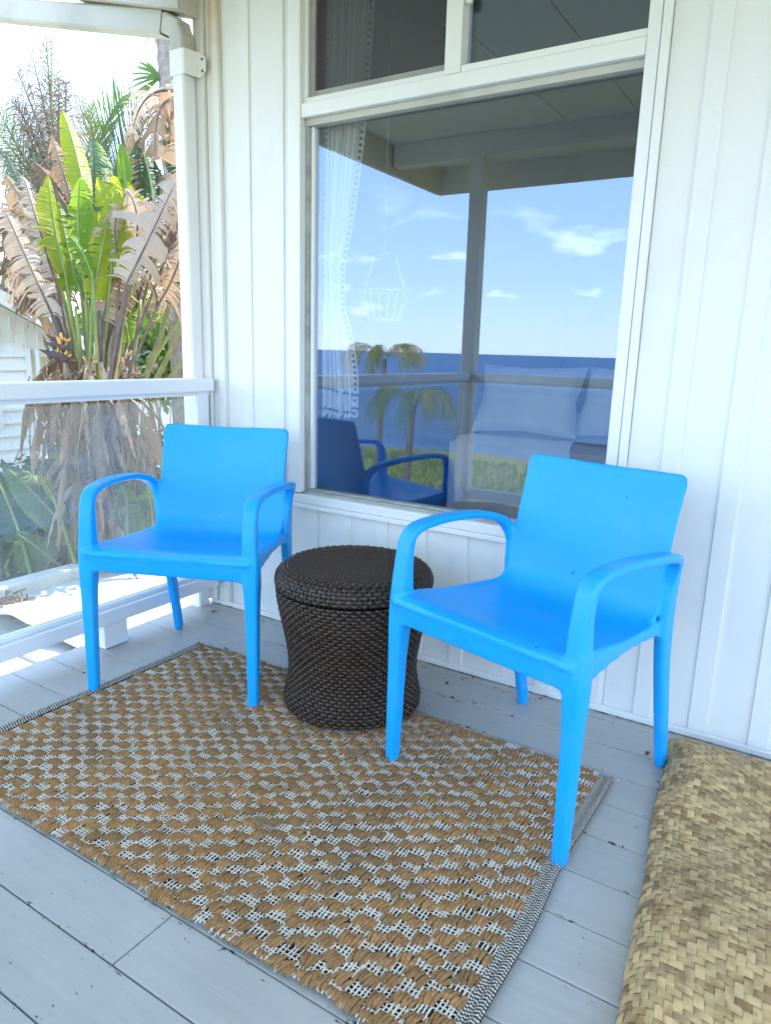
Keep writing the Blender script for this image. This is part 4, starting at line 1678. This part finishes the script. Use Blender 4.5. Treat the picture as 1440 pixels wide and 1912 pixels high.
for k in range(34):
    bx_, by_ = rf_.uniform(25, 350), rf_.uniform(380, 620)
    tx_, ty_ = bx_ + rf_.uniform(-55, 55), by_ - rf_.uniform(70, 150)
    if ty_ < 230:
        ty_ = 230 + rf_.uniform(0, 30)
    kd = rf_.choice(('leaf_dead', 'leaf_pale', 'leaf_brown', 'leaf_brown', 'leaf_dead', 'leaf_dark', 'leaf_bluegreen'))
    big_leaf(pl, None, (bx_, by_), ((bx_ + tx_) / 2 + rf_.uniform(-30, 30), (by_ + ty_) / 2 - 20), (tx_, ty_), PD + rf_.uniform(.45, 1.3), rf_.uniform(22, 44), kd, rf_.uniform(-40, 40), .93, .8, .3, (1, 1), 800 + k, stalk='stalk_dead', sr=.012)
# bare stalks
for k, (a, b, c, m_, rr) in enumerate([((140, 740), (120, 640), (95, 560), 'stalk_dead', .015), ((150, 740), (140, 640), (118, 545), 'stalk_green', .022),
                                     ((165, 740), (165, 640), (160, 560), 'stalk_green', .020), ((150, 740), (152, 650), (140, 575), 'stalk_green', .018),
                                     ((175, 740), (195, 650), (232, 540), 'stalk_dead', .016), ((205, 740), (228, 650), (230, 560), 'stalk_olive', .018),
                                     ((235, 740), (255, 650), (262, 560), 'stalk_olive', .018), ((255, 740), (300, 640), (318, 560), 'stalk_olive', .024),
                                     ((270, 745), (320, 660), (345, 590), 'stalk_olive', .022), ((285, 750), (330, 690), (362, 640), 'stalk_olive', .022),
                                     ((215, 740), (230, 680), (270, 705), 'stalk_dead', .014), ((220, 740), (240, 690), (262, 720), 'leaf_dead', .012),
                                     ((130, 745), (105, 680), (92, 615), 'stalk_dead', .014), ((185, 740), (190, 660), (184, 580), 'stalk_dead', .015)]):
    m = MB()
    dd = PD + random.uniform(-.15, .3)
    pts = bez(at(*a, PD + .1), at(*b, dd), at(*c, dd), 8)
    m.tube(pts, [rr * (1.15 - .5 * i / 9) for i in range(9)], 7)
    m.build('stalk', m_, pl, True)
# trunk of old leaf bases, hung with dead leaves down to the ground
m = MB()
tb = at(185, 745, PD + .25)
m.tube([Vector((tb.x + .1, tb.y + .1, -3.05)), Vector((tb.x + .05, tb.y + .05, -1.2)), tb + Vector((0, 0, -.3)), tb + Vector((0, 0, .1))], [.13, .12, .14, .09], 12)
m.build('trunk', 'palm_bark', pl, True)
rk = random.Random(77)
cam_a = math.atan2(CAM.y - tb.y, CAM.x - tb.x)
for k in range(170):
    a = cam_a + rk.gauss(0, 1.15)
    h = rk.uniform(-1.7, .95)
    base = Vector((tb.x + .11 * math.cos(a), tb.y + .11 * math.sin(a), h))
    out_ = rk.uniform(.10, .50)
    ln = rk.uniform(.45, 1.0)
    c1 = base + Vector((out_ * math.cos(a), out_ * math.sin(a), rk.uniform(.0, .2)))
    a2 = a + rk.uniform(-.4, .4)
    tp = base + Vector((out_ * 1.3 * math.cos(a2), out_ * 1.3 * math.sin(a2), -ln))
    kd = rk.choice(('leaf_brown', 'leaf_dead', 'leaf_dead', 'leaf_pale', 'leaf_brown', 'frond_dry'))
    paddle(bez(base, c1, tp, 12), rk.uniform(.025, .085), rk.uniform(-1.2, 1.2), 300 + k, .98, 1.0, .4, (1, 1), 16).build('leaf', kd, pl, True)
m = MB()
for k in range(900):                                 # hanging threads of dry leaf
    a = cam_a + rk.gauss(0, 1.1)
    r = rk.uniform(.12, .55)
    p = Vector((tb.x + r * math.cos(a), tb.y + r * math.sin(a), rk.uniform(-1.6, .85)))
    l = rk.uniform(.15, .5)
    q = p + Vector((rk.uniform(-.12, .12), rk.uniform(-.12, .12), -l))
    m.tube([p, p.lerp(q, .5) + Vector((rk.uniform(-.05, .05), rk.uniform(-.05, .05), .03)), q], rk.uniform(.002, .006), 3, False)
o = m.build('dry_fibre', 'frond_dry', pl)
o['kind'] = 'stuff'
for k in range(40):                                  # dry sheaths and fibres at the fork of the stalks
    a = at(rk.uniform(85, 235), rk.uniform(660, 730), PD + rk.uniform(-.15, .35))
    d = Vector((rk.uniform(-.12, .12), rk.uniform(-.08, .08), rk.uniform(.03, .28)))
    paddle(bez(a, a + d * .5 + Vector((0, 0, .04)), a + d, 6), rk.uniform(.015, .04), rk.uniform(-1.5, 1.5), 400 + k, .6, .5, .4, (1, 1), 10).build('sheath', rk.choice(('leaf_brown', 'leaf_dead', 'leaf_pale')), pl, True)
for k, (a, b, w) in enumerate([((128, 670), (70, 651), 9), ((127, 652), (80, 637), 8), ((122, 640), (82, 622), 7)]):
    m = MB()
    p0, p1 = at(*a, PD - .25), at(*b, PD - .3)
    pts = bez(p0, p0.lerp(p1, .5) + Vector((0, 0, -.015)), p1, 8)
    m.tube(pts, [w / FPX * PD * x for x in (.5, .95, 1, .9, .72, .55, .38, .2, .03)], 8)
    fl = m.build('flower', 'spathe', pl, True)
    m = MB()
    for q in range(7):
        b0 = p0.lerp(p1, rk.uniform(.0, .4))
        e_ = b0 + Vector((rk.uniform(-.03, .05), rk.uniform(-.04, .04), rk.uniform(.03, .08)))
        m.tube([b0, b0.lerp(e_, .5), e_], [.004, .010, .001], 5)
    m.build('petal', 'petal_orange', fl, True)
# green leaves low down behind the glass
LOW = [((175, 1085), (140, 1010), (80, 930), (5, 868), 5.75, 46, 'leaf_mid', 15, .1, .1, .3, (1, .8)),
       ((130, 1080), (104, 1050), (70, 1020), (28, 995), 5.70, 50, 'leaf_mid', -20, .05, .35, .2, (1, 1)),
       ((60, 1085), (40, 1010), (20, 940), (-20, 870), 5.70, 40, 'leaf_dark', 0, .3, .2, .3, (1, 1)),
       ((150, 1085), (102, 935), (92, 910), (72, 885), 5.60, 9, 'leaf_yellow', 0, .1, .1, .3, (1, 1)),
       ((250, 1085), (235, 1035), (240, 970), (232, 900), 5.70, 34, 'leaf_mid', 0, .4, .2, .3, (1, 1)),
       ((300, 1085), (285, 1030), (290, 960), (270, 900), 5.80, 36, 'leaf_mid', 20, .4, .3, .3, (1, 1)),
       ((180, 1085), (160, 1060), (170, 1000), (150, 930), 5.80, 34, 'leaf_dark', 0, .3, .2, .3, (1, 1)),
       ((20, 1085), (10, 1060), (30, 1000), (60, 950), 5.85, 36, 'leaf_dark', 0, .4, .3, .3, (1, 1))]
lp = thing('banana_plant', tuple(at(150, 1085, 5.7).xy) + (-3.0,), 'low clump of broad green leaves behind the hazed railing glass', 'plant')
for k, (ro, ba, ct_, ti, dp, w, kd, rl, te, dr, fo, asy) in enumerate(LOW):
    big_leaf(lp, ro, ba, ct_, ti, dp, w, kd, rl, te, dr, fo, asy, 500 + k, dtip=random.uniform(-.1, .1), sr=.02)
m = MB()
b0 = at(150, 1090, 5.75)
m.tube([Vector((b0.x, b0.y, -3.05)), Vector((b0.x, b0.y, -1.6)), b0], [.14, .13, .10], 10)
m.build('stem', 'stalk_olive', lp, True)


def frond(pts, ll, n, droop, kindspread, seed, w=.016, up=0.0):
    """feather palm leaf: rachis with narrow leaflets"""
    r = random.Random(seed)
    m = MB()
    N = len(pts) - 1

    def P(t):
        f = t * N
        i = min(N - 1, int(f))
        return pts[i].lerp(pts[i + 1], f - i)
    for k in range(n):
        t = .06 + .93 * k / n
        p = P(t)
        tt = (P(min(1, t + .03)) - P(max(0, t - .03))).normalized()
        s_, nr = orient(p, tt, kindspread)
        for sg in (-1, 1):
            l = ll * (math.sin(math.pi * (t * .8 + .14)) ** .6) * r.uniform(.8, 1.5)
            d = (s_ * sg * .8 + tt * r.uniform(.7, 1.25) + nr * r.uniform(-.35, .35) + Vector((0, 0, up))).normalized()
            wd = d.cross(nr).normalized() * (w / 2)
            vs, uvs = [], []
            dd = droop * r.uniform(.6, 1.4)
            for q in range(6):
                f = q / 5
                pp = p + d * (l * f) + Vector((0, 0, -dd * l * f * f))
                ww = (1 - f) ** .6 if f > .15 else .8
                vs += [pp - wd * ww, pp + wd * ww]
                uvs += [(f, .25), (f, .75)]
            m.add(vs, [(2 * q, 2 * q + 2, 2 * q + 3, 2 * q + 1) for q in range(5)], uvs)
    return m


def put_frond(tree, base, ctrl, tip, dep, llpx, n, droop, kind, seed, roll=0, w=.016, up=0, dtip=0):
    pts = bez(at(*base, dep), at(*ctrl, dep + dtip / 2), at(*tip, dep + dtip), 14)
    o = frond(pts, llpx / FPX * dep, n, droop, RAD(roll), seed, w, up).build('frond', kind, tree)
    m = MB()
    m.tube(pts, [.020 * (1 - .85 * i / 15) for i in range(15)], 6)
    m.build('rachis', 'stalk_dead' if kind != 'frond_green' else 'stalk_green', o, True)


def palm_trunk(tree, pts, r0, r1):
    m = MB()
    n = 60
    P = []
    Rr = []
    for i in range(n + 1):
        f = i / n * (len(pts) - 1)
        k = min(len(pts) - 2, int(f))
        P.append(pts[k].lerp(pts[k + 1], f - k))
        Rr.append((r0 + (r1 - r0) * i / n) * (1.06 if i % 2 else .95))
    m.tube(P, Rr, 14)
    m.build('trunk', 'palm_bark', tree, True)


d7 = 7.4
p1 = thing('feather_palm', tuple(at(95, 420, d7).xy) + (-3.0,), 'scruffy feather palm with wiry brown fronds above the white gable', 'palm')
pt = at(100, 380, d7)
palm_trunk(p1, [Vector((pt.x, pt.y, -3.05)), Vector((pt.x, pt.y, -.5)), pt], .16, .10)
for k, a in enumerate([((105, 360), (98, 230), (84, 62), 135, 84, 1.7, 'frond_dry'), ((108, 350), (108, 250), (110, 140), 95, 60, 1.2, 'frond_dry'), ((100, 380), (40, 300), (-15, 180), 70, 40, .3, 'frond_green'),
                       ((100, 385), (50, 330), (-30, 260), 60, 40, .8, 'frond_dry'), ((96, 390), (80, 300), (40, 230), 60, 38, .9, 'frond_dry'), ((108, 380), (120, 290), (112, 205), 60, 38, .9, 'frond_dry'),
                       ((100, 400), (40, 380), (-20, 420), 60, 36, .7, 'frond_dry'), ((104, 370), (92, 190), (96, 68), 30, 26, -.1, 'frond_green'), ((100, 400), (60, 430), (-10, 470), 55, 36, .6, 'frond_dry'), ((104, 365), (85, 250), (30, 130), 90, 60, 1.0, 'frond_dry'), ((104, 365), (70, 250), (20, 185), 80, 60, 1.0, 'frond_dry'),
                       ((106, 360), (125, 240), (122, 150), 70, 50, 1.0, 'frond_dry'), ((100, 380), (30, 290), (-30, 215), 75, 50, .3, 'frond_green'), ((104, 365), (100, 260), (60, 110), 70, 50, .9, 'frond_dry')]):
    put_frond(p1, a[0], a[1], a[2], d7, a[3] * 1.15, int(a[4] * 1.3), a[5] * 1.2, a[6], 600 + k, random.uniform(-20, 20), .009)
p2 = thing('feather_palm', tuple(at(215, 420, 8.2).xy) + (-3.0,), 'grey-green feather palm behind the tall paddle-leaved plant', 'palm')
pt = at(200, 400, 8.2)
palm_trunk(p2, [Vector((pt.x, pt.y, -3.05)), Vector((pt.x, pt.y, -.5)), pt], .16, .11)
for k, a in enumerate([((180, 380), (165, 260), (230, 178), 70, 46, -.15, 'frond_green'), ((200, 380), (215, 290), (262, 215), 80, 46, -.2, 'leaf_bluegreen'), ((190, 390), (180, 300), (165, 195), 60, 40, .1, 'frond_green'),
                       ((205, 390), (240, 320), (300, 260), 70, 40, .3, 'leaf_bluegreen'), ((190, 400), (150, 330), (130, 270), 55, 36, .5, 'frond_dry')]):
    put_frond(p2, a[0], a[1], a[2], 8.2, a[3], a[4], a[5], a[6], 650 + k, 15, .016, .5)
p3 = thing('fan_palm', tuple(at(325, 420, 7.8).xy) + (-3.0,), 'ringed palm trunk beside the downspout with one bright fan leaf', 'palm')
pa, pb_, pc = at(338, 520, 7.8), at(325, 250, 7.8), at(312, 20, 7.8)
palm_trunk(p3, [Vector((pa.x, pa.y, -3.05)), pa, pb_, pc, at(310, -60, 7.8)], .16, .125)
for (bp, ang0, ang1, ll, kd) in (((300, 145), 100, 190, 72, 'frond_green'), ((318, -40), 150, 260, 120, 'frond_green')):
    m = MB()
    c0 = at(*bp, 7.7)
    for k in range(16):
        an = RAD(ang0 + (ang1 - ang0) * k / 15 + 25)
        d = RIGHT * math.cos(an) + UP * math.sin(an) + FWD * rk.uniform(-.15, .15)
        l = ll / FPX * 7.7 * rk.uniform(.8, 1.1)
        wd = d.cross(FWD).normalized() * .016
        vs, uv_ = [], []
        for q in range(6):
            f = q / 5
            pp = c0 + d * (l * f) + Vector((0, 0, -.25 * l * f * f))
            ww = .4 + 1.2 * f if f < .5 else 2 * (1 - f) + .02
            vs += [pp - wd * ww, pp + wd * ww]
            uv_ += [(f, .25), (f, .75)]
        m.add(vs, [(2 * q, 2 * q + 2, 2 * q + 3, 2 * q + 1) for q in range(5)], uv_)
    m.build('fan_leaf', kd, p3)
for k in range(14):                                   # old leaf bases and fibre skirting the trunk
    z = 60 + k * 28
    a = at(rk.uniform(302, 345), z + 20, 7.62)
    d = Vector((rk.uniform(-.12, .12), rk.uniform(-.1, .1), -rk.uniform(.2, .5)))
    paddle(bez(a, a + d * .4 + Vector((rk.uniform(-.1, .1), 0, .03)), a + d, 8), rk.uniform(.03, .07), rk.uniform(-1, 1), 700 + k, .95, .4, .4, (1, 1), 16).build('leaf_base', rk.choice(('leaf_dead', 'leaf_pale', 'frond_dry')), p3, True)


def bush(name, c, rad, n, s, kinds, label, cat, seed, trunk=True):
    r = random.Random(seed)
    b = thing(name, (c[0], c[1], -3.0), label, cat)
    parts = {k: MB() for k in kinds}
    for _ in range(n):
        while True:
            v = Vector((r.uniform(-1, 1), r.uniform(-1, 1), r.uniform(-1, 1)))
            if v.length < 1:
                break
        v = v * (.55 + .45 * r.random()) if v.length < .5 else v
        nz = .75 + .5 * mnoise.noise(v * 2.4 + Vector((seed, 0, 0)))
        p = Vector(c) + Vector((v.x * rad[0], v.y * rad[1], v.z * rad[2])) * nz
        d = Vector((r.gauss(0, 1), r.gauss(0, 1), r.gauss(0, .8))).normalized()
        e_ = d.orthogonal().normalized()
        l = s * r.uniform(.6, 1.3)
        m = parts[kinds[0] if r.random() < .7 else r.choice(kinds)]
        m.add([p, p + d * l * .5 + e_ * l * .28, p + d * l, p + d * l * .5 - e_ * l * .28], [(0, 1, 2, 3)], [(0, .5), (.5, 0), (1, .5), (.5, 1)])
    for k, m in parts.items():
        if m.v:
            m.build('foliage', k, b)
    m = MB()
    for _ in range(6):
        q = Vector(c) + Vector((r.uniform(-.6, .6) * rad[0], r.uniform(-.6, .6) * rad[1], r.uniform(-.2, .5) * rad[2]))
        m.tube([Vector((c[0], c[1], -3.05)), Vector((c[0], c[1], -2.4)).lerp(q, .5), q], [.08, .05, .015], 6)
    m.build('stem', 'stalk_dead', b, True)
    return b


bush('flowering_bush', at(312, 590, 13), (1.0, .8, .45), 2600, .12, ('bush_yellow', 'bush_leaf'), 'yellow-flowering bush beyond the bare stalks', 'bush', 1)
bush('round_shrub', at(325, 520, 17), (.55, .5, .4), 1200, .12, ('bush_leaf', 'frond_dry'), 'small dull green shrub top against the sky behind the stalks', 'bush', 2)
bush('bright_bush', at(52, 578, 16), (.55, .5, .3), 1200, .12, ('leaf_yellow', 'bush_leaf'), 'bright green bush peeking over the white gable roof', 'bush', 3)
bush('dark_hedge', at(230, 665, 11), (2.6, .8, .85), 6500, .14, ('bush_leaf', 'leaf_dark', 'frond_dry'), 'dark hedge behind the forked stalks', 'hedge', 4)
bush('understorey_shrub', at(210, 960, 6.6), (1.3, 1.0, 1.0), 5200, .12, ('leaf_dark', 'bush_leaf', 'leaf_brown'), 'dark leafy shrub under the dead leaf skirt behind the glass', 'shrub', 5)
bush('understorey_shrub', at(25, 1010, 6.3), (.9, .8, .7), 3200, .10, ('leaf_dark', 'bush_leaf', 'frond_dry'), 'dark shrub against the neighbour wall behind the broad leaves', 'shrub', 6)
p4 = thing('feather_palm', tuple(at(8, 540, 15).xy) + (-3.0,), 'small distant palm with drooping tan fronds over the gable roof', 'palm')
pt = at(6, 500, 15)
palm_trunk(p4, [Vector((pt.x, pt.y, -3.05)), pt], .09, .06)
for k in range(9):
    a = k * 40
    put_frond(p4, (6, 500), (6 + 28 * math.cos(RAD(a)), 478), (6 + 55 * math.cos(RAD(a)), 515 + 12 * math.sin(RAD(a))), 15, 26, 30, .9, 'frond_gold' if k % 2 else 'frond_green', 720 + k, 0, .02)

# palms out front that only the window shows
for (pp, sd, lab) in (((-7.0, -9.0, .95), 1, 'small palm with golden drooping fronds mirrored near the horizon in the window'),
                      ((-5.0, -6.6, .35), 2, 'low palm with arching golden fronds mirrored below the rail in the window')):
    c = Vector(pp)
    pk = thing('yard_palm', (c.x, c.y, -3.0), lab, 'palm')
    m = MB()
    m.tube([Vector((c.x - .2, c.y, -3.05)), Vector((c.x - .1, c.y, -1.2)), c], [.07, .055, .045], 10)
    m.build('trunk', 'stalk_dead', pk, True)
    r = random.Random(sd)
    for k in range(9):
        a = k * 2 * math.pi / 9 + r.uniform(-.25, .25)
        l = r.uniform(.55, .85)
        pts = bez(c, c + Vector((l * .7 * math.cos(a), l * .7 * math.sin(a), .55)), c + Vector((l * math.cos(a), l * math.sin(a), r.uniform(-.35, .0))), 12)
        o = frond(pts, .20, 26, 1.0, 0, sd * 50 + k, .014).build('frond', r.choice(('frond_gold', 'frond_gold', 'frond_green')), pk)

# ------------------------------------------------------------------ neighbouring buildings
nb_ = thing('neighbour_house', (-9.5, 1.0, -3.0), 'white neighbouring house with lap siding and a sloping gable roof', 'house')
NXW = -8.0
m = MB()
m.box(-14, NXW - .012, -2.5, 2.86, -3.0, 1.04)
nw = m.build('wall', 'neighbour_white', nb_)
lap = .150
z = -3.0
while z < .90:                                         # lap boards, each tilted out at its foot
    m = MB()
    m.add([(NXW + .034, -2.5, z), (NXW + .034, 2.80, z), (NXW - .004, 2.80, z + lap), (NXW - .004, -2.5, z + lap), (NXW - .011, -2.5, z), (NXW - .011, 2.80, z)], [(0, 1, 2, 3), (4, 5, 1, 0)])
    m.build('lap_board', 'neighbour_white', nw)
    z += lap
bbox('corner_board', NXW - .01, NXW + .03, 2.801, 2.87, -3.0, 1.0, 'neighbour_white', nw, .004)
m = MB()
m.tube([(NXW + .06, 2.93, 1.0), (NXW + .06, 2.93, -3.0)], .028, 10)
m.build('drainpipe', 'neighbour_white', nb_, True)
bbox('recessed_wall', -14, NXW - .5, 2.8705, 6.0, -3.0, 1.0, 'neighbour_white', nb_, 0)
gz = lambda y: 1.51 - (y - 2.58) * .475               # rake line of the gable
m = MB()
m.add([(NXW - .01, -2.6, .9), (NXW - .01, 3.3, .9), (NXW - .01, 3.3, gz(3.3) - .05), (NXW - .01, -.4, gz(-.4) - .05), (NXW - .01, -2.6, gz(1.8) - .05)], [(0, 1, 2, 3, 4)])
gab = m.build('gable', 'neighbour_white', nb_)
y = -1.5
while y < 3.2:
    bbox('gable_batten', NXW - .009, NXW + .008, y, y + .018, .93, gz(y) - .12, 'neighbour_white', gab, 0)
    y += .16
m = MB()
def slope_box(m, x0, x1, ya, yb, t0, t1):
    m.add([(x, yy, gz(yy) + t) for x in (x0, x1) for yy in (ya, yb) for t in (t0, t1)],
          [(0, 1, 3, 2), (4, 6, 7, 5), (0, 4, 5, 1), (2, 3, 7, 6), (0, 2, 6, 4), (1, 5, 7, 3)])
slope_box(m, -14.5, NXW + .30, -.6, 3.9, .02, .08)
rr = m.build('roof', 'roof_shingle', nb_)
m = MB()
slope_box(m, NXW + .27, NXW + .32, -.6, 3.9, -.13, .019)
m.build('fascia', 'neighbour_white', rr)
m = MB()
slope_box(m, NXW, NXW + .268, -.6, 3.9, -.03, .018)
m.build('soffit', 'neighbour_white', rr)
for (ya, yb, za, zb) in ((1.9, 2.47, .10, .62), (3.20, 3.62, -1.4, .12), (1.9, 2.52, .95, 1.22)):
    xw = NXW if ya < 3 else NXW - .5
    w_ = bbox('window', xw + .0, xw + .045, ya, yb, za, zb, 'neighbour_white', nb_, .005)
    bbox('pane', xw + .03, xw + .050, ya + .06, yb - .06, za + .06, zb - .06, 'dark_pane', w_, 0)
    bbox('glazing_bar', xw + .051, xw + .056, (ya + yb) / 2 - .012, (ya + yb) / 2 + .012, za + .06, zb - .06, 'neighbour_white', w_, 0)

fh = thing('blue_gable_house', tuple(at(60, 560, 26).xy) + (-3.0,), 'distant house with a blue gable end and pinkish roof', 'house')
A, B, Cc = at(44, 549, 26), at(34, 569, 26), at(61, 569, 26)
dx = at(110, 545, 28) - at(44, 549, 26)
m = MB()
m.add([A, B, Cc], [(0, 1, 2)])
m.add([B, Cc, Cc + Vector((0, 0, -3.5)), B + Vector((0, 0, -3.5))], [(0, 1, 2, 3)])
m.add([Cc, Cc + dx, Cc + dx + Vector((0, 0, -3.5)), Cc + Vector((0, 0, -3.5))], [(0, 1, 2, 3)])
m.build('wall', 'wall_blue', fh)
m = MB()
C2 = at(78, 596, 25.5)
up_ = Vector((0, 0, .06))
m.add([A + up_, A + dx + up_, C2 + dx, C2, A, A + dx, C2 + dx - up_, C2 - up_], [(0, 1, 2, 3), (7, 6, 5, 4), (0, 3, 7, 4), (1, 5, 6, 2), (3, 2, 6, 7)])
m.add([A + up_, B + up_, B, A], [(0, 1, 2, 3)])
m.build('roof', 'roof_pink', fh)

fh = thing('cream_house', tuple(at(330, 660, 15).xy) + (-3.0,), 'cream house with pale flat roof showing between the olive stalks', 'house')
p_ = at(322, 655, 15)
bbox('wall', p_.x - 1.2, p_.x + 1.6, p_.y, p_.y + 3, -3.0, p_.z, 'wall_cream', fh, 0)
bbox('roof', p_.x - 1.4, p_.x + 1.8, p_.y - .3, p_.y + 3.2, p_.z + .001, p_.z + .12, 'roof_pink', fh, .01)
p_ = at(255, 620, 17)
fh = thing('white_shed', (p_.x, p_.y, -3.0), 'small white building glimpsed behind the plant stalks', 'building')
bbox('wall', p_.x - 1.0, p_.x + .5, p_.y, p_.y + 2, -3.0, p_.z, 'neighbour_white', fh, 0)
bbox('roof', p_.x - 1.15, p_.x + .65, p_.y - .15, p_.y + 2.2, p_.z + .001, p_.z + .1, 'roof_membrane', fh, .01)

# low white roof just under the deck
LZ = -.62
lr = thing('low_roof', (-3.7, 0.5, -3.0), 'low flat white roof with a crumpled membrane below the deck', 'roof')
m = MB()


def memb(u, v):
    x = -4.78 + 2.45 * u
    y = -1.6 + 5.6 * v
    z = LZ - .10 + .015 * mnoise.noise((x * 2, y * 2, 0)) + .02 * mnoise.noise((x * 5, y * 1.5, 4))
    return (x, y, z)


m.grid(memb, 50, 90)
sh_ = m.build('membrane', 'roof_membrane', lr, True)
bbox('parapet', -4.93, -4.78, -1.6, 4.0, LZ - .3, LZ, 'roof_membrane', lr, .02)
bbox('wall', -4.90, -2.4, -1.5, 3.9, -3.0, LZ - .31, 'neighbour_white', lr, 0)
m = MB()


def flap(u, v):
    y = .25 + .75 * u
    x = -4.70 + 1.3 * v + .25 * u
    z = LZ - .075 + .07 * math.sin(math.pi * v) * (1 - u) + .05 * abs(mnoise.noise((u * 5, v * 4, 2)))
    return (x, y, z)


m.grid(flap, 24, 30)
m.build('loose_flap', 'roof_membrane', lr, True)
bbox('skylight_panel', -4.45, -3.35, -.95, -.02, LZ - .075, LZ - .04, 'roof_panel', lr, .004)
bbox('skylight_panel', -3.3, -2.5, -.95, -.12, LZ - .075, LZ - .04, 'roof_panel', lr, .004)
bbox('batten_strip', -4.6, -2.5, .0, .06, LZ - .09, LZ - .02, 'roof_membrane', lr, .004)
m = MB()
for _ in range(70):
    a = Vector((rk.gauss(-4.62, .09), rk.gauss(.36, .12), LZ - .07 + rk.uniform(0, .04)))
    m.tube([a, a + Vector((rk.uniform(-.1, .1), rk.uniform(-.1, .1), rk.uniform(0, .05)))], .008, 4)
o = m.build('leaf_litter', 'rubble', lr)
o['kind'] = 'stuff'

# tufts of grass on the lawn seaward of the house
gm = MB()
rg = random.Random(31)
for _ in range(7000):
    y = -4.0 - 19 * rg.random() ** .8
    x = rg.uniform(-22, 0)
    if y < shore(x):
        continue
    h = rg.uniform(.06, .2)
    a = rg.uniform(0, 6.28)
    w = rg.uniform(.03, .08)
    for q in range(2):
        b = a + q * 1.6
        lx, ly = rg.uniform(-.08, .08), rg.uniform(-.08, .08)
        gm.add([(x - w * math.cos(b), y - w * math.sin(b), -3.03), (x + w * math.cos(b), y + w * math.sin(b), -3.03), (x + lx, y + ly, -3 + h)], [(0, 1, 2)], [(0, .3), (0, .7), (1, .5)])
o = gm.build('grass', 'frond_green')
o['kind'] = 'stuff'
o['label'] = 'short yellow-green grass on the seaward lawn'
o['category'] = 'grass'
